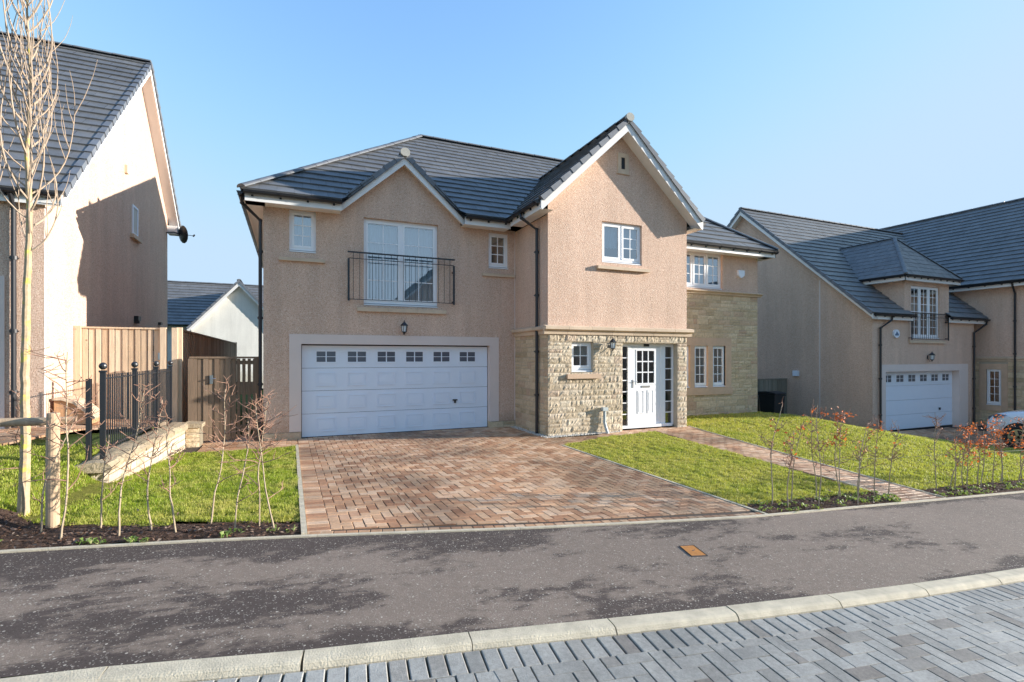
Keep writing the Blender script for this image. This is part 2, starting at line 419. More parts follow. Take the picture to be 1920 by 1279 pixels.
# far ground, one sheet to the horizon
gx = [-900, -300, -120, -60] + [-50+2*x for x in range(19)] + [-12+.5*x for x in range(1, 80)] + [30, 36, 44, 52, 60] + [80, 150, 400, 900]
gy = [-900, -300, -100, -40, -20, -10] + [-6+.5*y for y in range(60)] + [26, 30, 40, 60, 100, 300, 900]
mb = MB()
for i in range(len(gx)-1):
    for j in range(len(gy)-1):
        mb.poly([(x, y, T(x, y)-.12) for x, y in ((gx[i], gy[j]), (gx[i+1], gy[j]), (gx[i+1], gy[j+1]), (gx[i], gy[j+1]))])
tag(mb.build('ground', M['field']), kind='structure')
# pavement
xs = [-14+.25*i for i in range(200)]
mb = MB(); ev = []
for i in range(len(xs)-1):
    for j in range(12):
        q = []
        for (a, b_) in ((xs[i], j), (xs[i+1], j), (xs[i+1], j+1), (xs[i], j+1)):
            y = K_(a)+(E_(a)-K_(a))*b_/12; q.append((a, y, Rz(a, y))); ev.append([1., .38, .05, 0, 0, 0, 0, 0, 0, 0, .05, .35, .95][b_])
        mb.poly(q)
pv = mb.build('pavement', M['asphalt']); tag(pv, kind='structure')
at = pv.data.attributes.new('edge', 'FLOAT', 'POINT'); at.data.foreach_set('value', ev)
# kerb stones (one run) and road
DROP = .03
def curve_pts(X, Y, x0, x1, step):
    pts = []; x = x0
    while x < x1:
        pts.append((x, float(np.interp(x, X, Y))));
        h = .05; sl = (float(np.interp(x+h, X, Y))-float(np.interp(x, X, Y)))/h
        x += step/math.hypot(1, sl)
    return pts
kp = curve_pts(KX, KY, .09-.915*12, 30, .915)
mb = MB(); rr = random.Random(4)
for (x0, y0), (x1, y1) in zip(kp[:-1], kp[1:]):
    d = V((x1-x0, y1-y0, 0)); L = d.length; d.normalize(); nrm = V((d.y, -d.x, 0))
    g = .004; j = rr.uniform(-.002, .002)
    prof = [(0, -.1), (0, .006), (.085, .005), (.100, .002), (.112, -.006), (.128, -.03), (.128, -.14)]
    ring = []
    for s_ in (g, L-g):
        ring.append([(x0+d.x*s_+nrm.x*a, y0+d.y*s_+nrm.y*a, Rz(x0+d.x*s_, y0+d.y*s_)+z+j) for a, z in prof])
    for k in range(len(prof)-1): mb.poly([ring[0][k], ring[0][k+1], ring[1][k+1], ring[1][k]])
    mb.poly(ring[0][::-1]); mb.poly(ring[1])
tag(mb.build('kerb', M['kerb']), kind='structure')
# pavement back edging
def edging(name, pts, w=.05, h=.012, zf=T, side=1):
    mb = MB()
    for (x0, y0), (x1, y1) in zip(pts[:-1], pts[1:]):
        d = V((x1-x0, y1-y0, 0)); L = d.length; d.normalize(); nr = V((-d.y, d.x, 0))*side
        P = [(x0+d.x*.002, y0+d.y*.002), (x1-d.x*.002, y1-d.y*.002)]
        lo, hi = [], []
        for (x, y) in (P[0], P[1], (P[1][0]+nr.x*w, P[1][1]+nr.y*w), (P[0][0]+nr.x*w, P[0][1]+nr.y*w)):
            z = zf(x, y); lo.append((x, y, z-.1)); hi.append((x, y, z+h))
        mb.hexa(lo+hi)
    return tag(mb.build(name, M['kerb']), kind='structure')
edging('pavement_edging', curve_pts(EX, EY, -13.5, 30, .915))

# block paving
def blocks(polys, origin, ang, pattern, gap, zf, zoff, L=.2, Wd=.1, seed=1, cham=.006, th=.03, vg=.5):
    rr = random.Random(seed); mb = MB(); ca, sa = math.cos(ang), math.sin(ang)
    def w2(u, v): return (origin[0]+u*ca-v*sa, origin[1]+u*sa+v*ca)
    def put(rect, cv):
        q = clip_convex([w2(*p) for p in rect], cv)
        if not q: return
        dz = rr.uniform(-.0015, .0015); tx, ty = rr.uniform(-.012, .012), rr.uniform(-.012, .012)
        cx = sum(p[0] for p in q)/len(q); cy = sum(p[1] for p in q)/len(q)
        def Z(x, y): return zf(x, y)+zoff+dz+(x-cx)*tx+(y-cy)*ty
        inn = []
        for x, y in q:
            d = math.hypot(x-cx, y-cy) or 1; k = max(0, 1-cham*1.3/d); inn.append((cx+(x-cx)*k, cy+(y-cy)*k))
        mb.poly([(x, y, Z(x, y)) for x, y in inn])
        b = len(mb.v); n = len(q); tb = b-n
        mb.v += [(x, y, Z(x, y)-cham*.8) for x, y in q] + [(x, y, Z(x, y)-th) for x, y in q]
        for i in range(n):
            j = (i+1) % n
            mb.f.append((b+i, b+j, tb+j, tb+i)); mb.f.append((b+n+i, b+n+j, b+j, b+i))
    g = gap/2
    for cv in polys:
        cv = ccw(cv)
        us = [(p[0]-origin[0])*ca+(p[1]-origin[1])*sa for p in cv]; vs = [-(p[0]-origin[0])*sa+(p[1]-origin[1])*ca for p in cv]
        if pattern == 'herring':
            for i in range(int(min(us)/Wd)-3, int(max(us)/Wd)+3):
                for j in range(int(min(vs)/Wd)-3, int(max(vs)/Wd)+3):
                    s = (i-j) % 4
                    if s == 0: put([(i*Wd+g*.6, j*Wd+g*vg), ((i+2)*Wd-g*.6, j*Wd+g*vg), ((i+2)*Wd-g*.6, (j+1)*Wd-g*vg), (i*Wd+g*.6, (j+1)*Wd-g*vg)], cv)
                    elif s == 3: put([(i*Wd+g, j*Wd+g*vg), ((i+1)*Wd-g, j*Wd+g*vg), ((i+1)*Wd-g, (j+2)*Wd-g*vg), (i*Wd+g, (j+2)*Wd-g*vg)], cv)
        else:
            for i in range(int(min(us)/L)-2, int(max(us)/L)+3):
                for j in range(int(min(vs)/Wd)-2, int(max(vs)/Wd)+3):
                    o = (j % 2)*L/2
                    put([(i*L+o+g, j*Wd+g), ((i+1)*L+o-g, j*Wd+g), ((i+1)*L+o-g, (j+1)*Wd-g), (i*L+o+g, (j+1)*Wd-g)], cv)
    return mb
def merge(*ms):
    r = MB()
    for m in ms:
        b = len(r.v); r.v += m.v; r.f += [tuple(i+b for i in f) for f in m.f]
    return r
def course(pts, width, step, gap, zf, zoff, seed, side=1):
    """single soldier course along a polyline"""
    rr = random.Random(seed); mb = MB()
    for (x0, y0), (x1, y1) in zip(pts[:-1], pts[1:]):
        d = V((x1-x0, y1-y0, 0)); L_ = d.length; d.normalize(); nr = V((-d.y, d.x, 0))*side
        a, b = gap/2, L_-gap/2; dz = rr.uniform(-.001, .001); c = .005
        def P(s, t): return (x0+d.x*s+nr.x*t, y0+d.y*s+nr.y*t)
        o = [P(a, .003), P(b, .003), P(b, width), P(a, width)]; q = [P(a+c, .003+c), P(b-c, .003+c), P(b-c, width-c), P(a+c, width-c)]
        if side < 0: o = o[::-1]; q = q[::-1]
        bse = len(mb.v)
        mb.v += [(x, y, zf(x, y)+zoff+dz) for x, y in q]+[(x, y, zf(x, y)+zoff+dz-.005) for x, y in o]+[(x, y, zf(x, y)+zoff-.03) for x, y in o]
        mb.f.append((bse, bse+1, bse+2, bse+3))
        for i in range(4):
            j = (i+1) % 4; mb.f.append((bse+4+i, bse+4+j, bse+j, bse+i)); mb.f.append((bse+8+i, bse+8+j, bse+4+j, bse+4+i))
    return mb
# road
roadz = lambda x, y: Rz(x, y)-DROP
KO = .128
def kfront(x): return K_(x)-KO*1.01
sold = curve_pts(KX, [y-KO*1.02 for y in KY], .09-.104*60, 26, .104)
m1 = course(sold, .2, .104, .011, roadz, 0, 3, side=-1)
rp = []
for x0, x1 in [(-8, -1.2), (-1.2, 1.0), (1.0, 2.8), (2.8, 5.5), (5.5, 9), (9, 14), (14, 22)]:
    rp.append([(x0, -.5), (x1, -.5), (x1, kfront(x1)-.206), (x0, kfront(x0)-.206)])
m2 = blocks(rp[1:6], (1.0, kfront(1.0)-.206), rad(-6.1), 'herring', .0105, roadz, 0, L=.208, Wd=.104, seed=8, cham=.003, vg=.3)
road = merge(m1, m2).build('road', M['paver_grey']); tag(road, kind='structure')
sheet('road_bed', M['joint_dark'], [[(-40, -12), (40, -12), (40, 2), (20, K_(20)-.1), (9, K_(9)-.1), (5.5, K_(5.5)-.1), (1, K_(1)-.1), (-1.2, K_(-1.2)-.1), (-40, K_(-12)+.3)]], 1., -.012, roadz)
# driveway
DR = [(.13, 4.74), (1.1, 4.60), (2.15, 4.47), (3.4, 4.33), (4.6, 4.2), (5.0, 4.19)]
drive_poly = [(.33, 4.93), (2.15, 4.64), (4.6, 4.37), (4.98, 4.35), (4.98, 11.96), (.33, 11.96)]
tz = lambda x, y: T(x, y)
a = blocks([[(.33, 4.91), (1.2, 4.80), (1.2, 12.06), (.33, 12.06)], [(1.2, 4.80), (2.4, 4.62), (2.4, 12.06), (1.2, 12.06)], [(2.4, 4.62), (4.98, 4.38), (4.98, 9.02), (4.98, 12.06), (2.4, 12.06)], [(4.98, 9.02), (5.24, 9.12), (5.24, 11.9), (4.98, 11.9)]], (.33, 5.0), 0, 'herring', .0085, tz, .004, seed=2, Wd=.104)
lb = MB()
rr = random.Random(12)
y = 4.80
side = course([(.13, 4.80+.104*i) for i in range(70)], .2, .104, .004, tz, .004, 9, side=-1)
bot = course([(x, float(np.interp(x, EX, EY))+.055) for x in [.13+.104*i for i in range(48)]], .104, .104, .006, tz, .004, 5, side=1)
drv = merge(a, side, bot).build('driveway', M['paver']); tag(drv, kind='structure')
sheet('driveway_bed', M['joint'], [[(.1, 4.72), (5.02, 4.13), (5.25, 9.1), (5.25, 12.06), (.1, 12.06)]], .5, -.006)
mb = MB()
edging('drive_edging', [(.13, 4.78+.9*i) for i in range(8)], side=1, h=.02)
# apron in front of the gate / left of drive
tag(blocks([[(-1.62, 10.95), (.12, 10.95), (.12, 11.9), (-1.62, 11.9)], [(-1.86, 11.9), (-.6, 11.9), (-.6, 12.9), (-1.86, 12.9)]], (0, 11), 0, 'run', .004, tz, .004, seed=21).build('side_path', M['paver']), kind='structure')
sheet('side_path_bed', M['joint'], [[(-1.9, 10.95), (.1, 10.95), (.1, 12.0), (-1.9, 13)]], .5, -.005)
# garden path
PA = [[(5.0, 9.02), (6.49, 9.62), (6.49, 9.98), (5.27, 9.86), (5.24, 9.86)], [(6.49, 9.62), (8.1, 9.86), (9.35, 10.25), (7.3, 10.2), (6.49, 9.98)]]
PB = [[(7.45, 4.14), (8.42, 4.13), (8.62, 5.5), (7.78, 5.5)], [(7.78, 5.5), (8.62, 5.5), (9.02, 8.0), (7.9, 8.0)], [(7.9, 8.0), (9.02, 8.0), (9.35, 10.1), (9.35, 10.25), (8.1, 9.86)]]
tag(blocks(PA+PB, (7, 5), 0, 'run', .005, tz, .004, seed=31).build('garden_path', M['paver']), kind='structure')
sheet('garden_path_bed', M['joint'], PA+PB, .5, -.006)
edging('path_edging', [(7.82, 5.5), (7.74, 4.9), (7.45, 4.16)], w=.04, side=-1); 
edging('path_edging', [(8.42, 4.14), (8.62, 5.5), (8.8, 6.7), (9.02, 8.0), (9.2, 9.2), (9.37, 10.2)], w=.045, side=-1)
edging('drive_lawn_edging', [(5.0, 4.2+.8*i) for i in range(7)], w=.045, side=-1, h=.01)
# right neighbour's drive
RD = [[(18.75, 4.0), (26.2, 4.0), (26.2, 11.45), (18.75, 11.45)]]
tag(blocks([[(18.75, 4.05), (23.5, 4.05), (23.5, 11.45), (18.75, 11.45)]], (19, 5), 0, 'run', .006, tz, .004, seed=41).build('neighbour_drive', M['paver']), kind='structure')
sheet('neighbour_drive_bed', M['joint'], RD, .8, -.006)
# left neighbour's paving
LP_ = [[(-12, 9.35), (-3.72, 9.2), (-3.2, 10.7), (-2.42, 11.1), (-2.42, 12.2), (-12, 12.2)]]
tag(blocks([[(-6.5, 9.35), (-3.72, 9.2), (-3.2, 10.7), (-3.2, 12.1), (-6.5, 12.1)], [(-3.2, 10.7), (-2.42, 11.1), (-2.42, 12.1), (-3.2, 12.1)]], (-4, 10), 0, 'run', .006, tz, .004, seed=43).build('neighbour_path', M['paver']), kind='structure')
sheet('neighbour_path_bed', M['joint'], LP_, .5, -.006)

# lawns
L1 = [[(-2.10, 7.88), (-1.84, 7.88), (-1.84, 10.93), (-1.93, 10.93)], [(-1.84, 5.70), (-1, 5.42), (-1, 10.93), (-1.84, 10.93)], [(-1, 5.42), (-.3, 5.34), (.075, 5.18), (.075, 10.93), (-1, 10.93)]]
L2 = [[(-10, 6.0), (-2.3, 6.08), (-2.3, 7.88), (-10, 7.88)], [(-2.3, 6.08), (-1.9, 5.73), (-1.84, 5.68), (-1.84, 7.88), (-2.3, 7.88)], [(-10, 7.88), (-2.42, 7.88), (-2.42, 11.05), (-3.2, 10.68), (-3.72, 9.18), (-10, 9.33)]]
L3 = [[(5.05, 4.55), (7.72, 4.62), (7.78, 5.5), (7.9, 8.0), (8.08, 9.84), (6.49, 9.6), (5.05, 9.02)]]
L4 = [[(8.50, 4.5), (18.7, 4.5), (18.7, 9.5), (9.26, 9.5)], [(9.26, 9.5), (18.7, 9.5), (18.7, 10.2), (9.39, 10.2)], [(9.39, 10.2), (18.7, 10.2), (18.7, 11.45), (9.39, 11.45)], [(9.39, 11.45), (18.7, 11.45), (18.95, 11.88), (9.39, 11.88)], [(13.88, 11.88), (18.96, 11.88), (18.96, 15), (13.88, 15)]]
lawn = sheet('lawn', M['turf'], L1+L2+L3+L4, .25, -.004)
def blades(name, polys, dens, hgt, seed, wmul=1.):
    """individually bent grass blades, denser near the camera"""
    rs = np.random.RandomState(seed); VV = []; FF = []; b = 0
    for cv in polys:
        cv = ccw(cv); xs_ = [p[0] for p in cv]; ys_ = [p[1] for p in cv]
        A = (max(xs_)-min(xs_))*(max(ys_)-min(ys_)); n = int(A*dens)
        X = rs.uniform(min(xs_), max(xs_), n); Y = rs.uniform(min(ys_), max(ys_), n)
        ok = np.ones(n, bool)
        for i in range(len(cv)):
            p, q = cv[i], cv[(i+1) % len(cv)]; ok &= ((q[0]-p[0])*(Y-p[1])-(q[1]-p[1])*(X-p[0]) >= -.012)
        D = np.hypot(X, Y); ok &= rs.uniform(0, 1, n) < np.clip(6.5/D, .2, 1)
        X = X[ok]; Y = Y[ok]; D = D[ok]
        for x, y, d in zip(X, Y, D):
            cl = noise.noise(V((x*1.3, y*1.3, 1.7))); tuft = noise.noise(V((x*7, y*7, 5)))
            h = hgt*max(.35, 1+.7*cl+1.0*tuft)*rs.uniform(.5, 1.4); w = .0019*wmul*(1+.10*d)
            a = rs.uniform(0, 6.283); l = rs.uniform(.2, 1.0)*h; z = T(x, y)-.004
            c, s = math.cos(a), math.sin(a); lx, ly = math.cos(a+1.3)*l, math.sin(a+1.3)*l
            VV += [(x-c*w, y-s*w, z), (x+c*w, y+s*w, z), (x+c*w*.7+lx*.45, y+s*w*.7+ly*.45, z+h*.6), (x-c*w*.7+lx*.45, y-s*w*.7+ly*.45, z+h*.6), (x+lx, y+ly, z+h)]
            FF += [(b, b+1, b+2, b+3), (b+3, b+2, b+4)]; b += 5
    o = grid_obj(name, M['grass'], VV, FF); tag(o, kind='stuff'); return o
blades('grass', L1, 11000, .030, 1)
blades('grass', L2, 6000, .032, 2)
blades('grass', L3, 9000, .030, 3)
blades('grass', L4, 4200, .032, 4, 1.35)

# soil beds
bt = [(-12, 5.31, 6.02), (-2.3, 5.01, 6.10), (-1.9, 4.98, 5.75), (-1, 4.91, 5.44), (-.3, 4.83, 5.36), (.08, 4.79, 5.2)]
B1 = [[(p[0], p[1]), (q[0], q[1]), (q[0], q[2]), (p[0], p[2])] for p, q in zip(bt[:-1], bt[1:])]
B2 = [[(5.05, 4.2), (7.42, 4.15), (7.7, 4.64), (5.05, 4.57)]]
B3 = [[(8.44, 4.14), (10.3, 4.08), (18.7, 4.04), (18.7, 4.52), (8.52, 4.52)]]
sheet('soil_bed', M['soil'], B1+B2+B3, .06, .004, bump=.022)
def scatter(name, mat, polys, n, size, seed, lift=.012, up=.5):
    rs = random.Random(seed); mb = MB(); polys = [ccw(p) for p in polys]
    wts = [abs(area2(p)) for p in polys]
    while n > 0:
        cv = rs.choices(polys, wts)[0]
        x = rs.uniform(min(p[0] for p in cv), max(p[0] for p in cv)); y = rs.uniform(min(p[1] for p in cv), max(p[1] for p in cv))
        if not inside((x, y), cv): continue
        n -= 1; s = size*rs.uniform(.5, 1.5); a = rs.uniform(0, 6.3); d = V((math.cos(a), math.sin(a), rs.uniform(-up, up)))*s; e = V((-math.sin(a), math.cos(a), rs.uniform(-up, up)))*s*rs.uniform(.25, .6)
        c = V((x, y, T(x, y)+lift*rs.uniform(.2, 2)))
        mb.poly([tuple(c-d*.5), tuple(c+e*.5+V((0, 0, s*.15))), tuple(c+d*.5), tuple(c-e*.5)], False)
    o = mb.build(name, mat); tag(o, kind='stuff'); return o
scatter('bark_litter', M['litter'], [p for p in B1 if p[0][0] > -3]+[[(-4, 5.1), (-2.3, 5.0), (-2.3, 6.1), (-4, 6.05)]], 4200, .03, 5)
scatter('bark_litter', M['litter'], B2+[[(8.44, 4.14), (14, 4.08), (14, 4.5), (8.52, 4.5)]], 3600, .032, 6)
def weeds(polys, n, seed):
    rs = random.Random(seed); mb = MB(); polys = [ccw(p) for p in polys]; wts = [abs(area2(p)) for p in polys]
    for _ in range(n):
        cv = rs.choices(polys, wts)[0]
        x = rs.uniform(min(p[0] for p in cv), max(p[0] for p in cv)); y = rs.uniform(min(p[1] for p in cv), max(p[1] for p in cv))
        if not inside((x, y), cv): continue
        for k in range(rs.randint(6, 14)):
            a = rs.uniform(0, 6.3); l = rs.uniform(.02, .06); h = rs.uniform(.01, .045)
            px, py = x+rs.gauss(0, .03), y+rs.gauss(0, .03); z = T(px, py)+.01
            c, s = math.cos(a), math.sin(a)
            mb.poly([(px, py, z), (px+c*l*.5-s*l*.28, py+s*l*.5+c*l*.28, z+h), (px+c*l, py+s*l, z+h*.9), (px+c*l*.5+s*l*.28, py+s*l*.5-c*l*.28, z+h)])
    tag(mb.build('weeds', M['weed']), kind='stuff')
weeds([[(-3, 4.96), (.05, 4.8), (.05, 5.0), (-3, 5.25)]], 22, 1)
weeds([[(5.05, 4.2), (7.6, 4.2), (7.7, 4.64), (5.05, 4.57)], [(8.44, 4.12), (14, 4.06), (14, 4.4), (8.52, 4.4)], [(6.9, 4.15), (7.6, 4.15), (7.7, 4.4), (7.0, 4.35)]], 120, 2)
# pebbles at the wall foot
rs = random.Random(3); mb = MB()
for _ in range(900):
    if rs.random() < .6: x = rs.uniform(5.26, 7.2); y = 10.1-rs.uniform(.0, .2)*(1-(x-5.26)/2.6)
    else: y = rs.uniform(9.9, 11.88); x = 5.26-rs.uniform(.0, .17)
    r = rs.uniform(.009, .02); mb.sphere((x, y, T(x, y)+.008), (r*rs.uniform(.8, 1.4), r, r*.6), 6, 4)
tag(mb.build('pebble_strip', M['pebble']), kind='stuff')
# service cover in the pavement
t = thing('service_cover', (3.31, 3.55, Rz(3.31, 3.55)), 'small square ochre service cover set in the pavement', 'manhole cover')
mb = MB()
cvp = [(3.21, 3.45), (3.36, 3.42), (3.42, 3.65), (3.27, 3.67)]
mb.poly([(x, y, Rz(x, y)+.005) for x, y in cvp]); mb.build('plate', M['rust'], t)
mb = MB()
for i in range(4):
    (x0, y0), (x1, y1) = cvp[i], cvp[(i+1) % 4]
    mb.tube([(x0, y0, Rz(x0, y0)+.003), (x1, y1, Rz(x1, y1)+.003)], .005, 4)
mb.tube([(3.305, 3.545, Rz(3.3, 3.5)+.006), (3.335, 3.55, Rz(3.3, 3.5)+.006)], .004, 4)
mb.build('frame', M['iron'], t)

# ------------------------------------------------------------------ building helpers
def wallpanel(mb, u0, u1, z0, z1, holes=(), n=0., reveal=.12, gable=None):
    us = sorted({u0, u1} | {h[0] for h in holes} | {h[1] for h in holes}); zs = sorted({z0, z1} | {h[2] for h in holes} | {h[3] for h in holes})
    us = [u for u in us if u0 <= u <= u1]; zs = [z for z in zs if z0 <= z <= z1]
    for i in range(len(us)-1):
        for j in range(len(zs)-1):
            cu, cz = (us[i]+us[i+1])/2, (zs[j]+zs[j+1])/2
            if any(h[0] < cu < h[1] and h[2] < cz < h[3] for h in holes): continue
            mb.poly([(us[i], n, zs[j]), (us[i+1], n, zs[j]), (us[i+1], n, zs[j+1]), (us[i], n, zs[j+1])])
    for h in holes:
        a, b, c, d = max(h[0], u0), min(h[1], u1), max(h[2], z0), min(h[3], z1)
        if c >= d or a >= b: continue
        r = n+reveal
        if a == h[0]: mb.poly([(a, n, c), (a, r, c), (a, r, d), (a, n, d)])
        if b == h[1]: mb.poly([(b, n, c), (b, n, d), (b, r, d), (b, r, c)])
        if d == h[3]: mb.poly([(a, n, d), (a, r, d), (b, r, d), (b, n, d)])
        if c == h[2]: mb.poly([(a, n, c), (b, n, c), (b, r, c), (a, r, c)])
    if gable: mb.poly([(p[0], n, p[1]) for p in gable])
def slope(mb, deck, E0, E1, updir, poly, gauge=.335, tw=.33, seed=0, th=.036):
    """tiled roof slope. E0->E1 eave direction, updir up-slope unit; poly [(u,v)] convex, all world space"""
    E0 = V(E0); U = (V(E1)-E0).normalized(); S = V(updir).normalized(); N = U.cross(S)
    if N.z < 0: N = -N
    rs = random.Random(seed); poly = ccw(poly)
    umin, umax = min(p[0] for p in poly), max(p[0] for p in poly); vmin, vmax = min(p[1] for p in poly), max(p[1] for p in poly)
    def W(u, v, h): return tuple(E0+U*u+S*v+N*h)
    k0 = int(math.floor(vmin/gauge))
    for k in range(k0, int(math.ceil(vmax/gauge))):
        off = (k % 2)*tw/2
        for i in range(int(math.floor((umin-off)/tw)), int(math.ceil((umax-off)/tw))):
            a = i*tw+off; g = .0012
            q = clip_convex([(a+g, k*gauge), (a+tw-g, k*gauge), (a+tw-g, (k+1)*gauge+.004), (a+g, (k+1)*gauge+.004)], poly)
            if not q: continue
            j0, j1 = rs.uniform(-.002, .003), rs.uniform(-.0015, .0015)
            def H(u, v): f = (v-k*gauge)/gauge; return th+j0+(u-a-tw/2)/tw*j1*2-(th-.002)*f
            b = len(mb.v); n = len(q)
            mb.v += [W(u, v, H(u, v)) for u, v in q]; mb.f.append(tuple(range(b, b+n)))
            for m_ in range(n):
                p, r_ = q[m_], q[(m_+1) % n]
                if abs(p[1]-k*gauge) < 1e-4 and abs(r_[1]-k*gauge) < 1e-4:
                    c = len(mb.v); mb.v += [W(p[0], p[1], -.004), W(r_[0], r_[1], -.004)]
                    mb.f.append((c, c+1, b+(m_+1) % n, b+m_))
    b = len(deck.v); deck.v += [W(u, v, -.008) for u, v in poly]; deck.f.append(tuple(range(b, b+len(poly))))
    b = len(deck.v); deck.v += [W(u, v, -.06) for u, v in poly]; deck.f.append(tuple(range(b, b+len(poly))))
def ridge_run(mb, A, B, r=.115, seg=.42, seed=0, flat=.62):
    A, B = V(A), V(B); D = B-A; L = D.length; D.normalize(); n = max(1, round(L/seg)); rs = random.Random(seed)
    X = D.cross(UP).normalized(); Y = X.cross(D)
    if Y.z < 0: Y = -Y
    for i in range(n):
        p = A+D*(i*L/n+.004); q = A+D*((i+1)*L/n+.012); b = len(mb.v); K = 8; dz = rs.uniform(-.004, .004)
        for c, rr_ in ((p, r), (q, r*.94)):
            for k in range(K+1):
                a = math.pi*k/K; mb.v.append(tuple(c+X*math.cos(a)*rr_+Y*(math.sin(a)*rr_*flat-.02+dz)))
        for k in range(K): mb.f.append((b+k, b+k+1, b+K+2+k, b+K+1+k))
        mb.f.append(tuple(b+k for k in range(K, -1, -1))); mb.f.append(tuple(b+K+1+k for k in range(K+1)))
def gable_roof(root, F, uc, zap, wl, wr, pitch, n0, nr, nl_e, nr_e, barge=.2, verge=True, cap=True, seed=0, soffit_to=0., tiles=None, shade=None):
    """gabled roof seen gable-on. F=(O,U,N) frame: u across, n into the building. n0 front edge, nr ridge back end, nl_e/nr_e eave back ends"""
    tl = MB(); dk = MB(); O, U, N = V(F[0]), V(F[1]), V(F[2])
    P = lambda u, n, z: O+U*u+N*n+UP*z
    c = 1/math.hypot(1, pitch)
    for sgn, w, ne in ((-1, wl, nl_e), (1, wr, nr_e)):
        L = w/c
        if sgn < 0: E0 = P(uc-w, n0, zap-pitch*w); poly = [(0, 0), (ne-n0, 0), (nr-n0, L), (0, L)]
        else: E0 = P(uc+w, n0, zap-pitch*w); poly = [(0, 0), (ne-n0, 0), (nr-n0, L), (0, L)]
        slope(tl, dk, E0, E0+N, (U*(-sgn)*c+UP*pitch*c), poly, seed=seed+(sgn > 0))
    rf = tl.build('roof', M['tile'], root); dk.build('roof_deck', M['felt'], rf)
    rm = MB(); ridge_run(rm, P(uc, n0-.02, zap+.03), P(uc, nr, zap+.03), seed=seed)
    rm.build('ridge_tiles', M['ridge'], rf, smooth=False)
    bm = MB(*F); bt = .022
    for sgn, w in ((-1, wl), (1, wr)):
        zt = zap-.035
        pts = [(uc, n0, zt), (uc+sgn*w, n0, zt-pitch*w), (uc+sgn*w, n0, zt-pitch*w-barge*.85), (uc+sgn*(w-.03), n0, zt-pitch*w-barge*1.0), (uc, n0, zt-barge*1.3)]
        bm.prism(pts, (0, bt, 0))
        # soffit under the overhang
        bm.poly([(uc, n0+bt, zt-barge*1.02), (uc+sgn*w, n0+bt, zt-pitch*w-barge*.72), (uc+sgn*w, soffit_to, zt-pitch*w-barge*.72), (uc, soffit_to, zt-barge*1.02)])
    bm.build('bargeboard', M['fascia'], root)
    if verge:
        vm = MB(*F)
        for sgn, w in ((-1, wl), (1, wr)):
            d = V((-sgn*c, 0, pitch*c)); nn = V((sgn*pitch*c, 0, c)); L = w/c; n_ = int(L/.335)
            for i in range(n_+1):
                s0 = i*.335; s1 = min(L, s0+.345)
                if s1-s0 < .05: continue
                A = V((uc+sgn*w, 0, zap-pitch*w))+d*s0; B = V((uc+sgn*w, 0, zap-pitch*w))+d*s1
                # lower end thicker
                vm.hexa([A+V((0, n0-.05, 0))-nn*.075, A+V((0, n0+.07, 0))-nn*.02, B+V((0, n0+.07, 0))-nn*.04, B+V((0, n0-.035, 0))-nn*.07,
                         A+V((0, n0-.05, 0))+nn*.05, A+V((0, n0+.07, 0))+nn*.05, B+V((0, n0+.07, 0))+nn*.022, B+V((0, n0-.035, 0))+nn*.022])
        vm.build('verge_units', M['verge'], rf)
    if cap:
        cm = MB(*F); cz = zap+.0; pts = [(uc+.115*math.cos(a), n0-.085, cz+.10*math.sin(a)+.005) for a in [rad(22.5+45*k) for k in range(8)]]
        cm.prism(pts, (0, .07, 0)); cm.build('ridge_end_cap', M['cap'], root)
    return rf
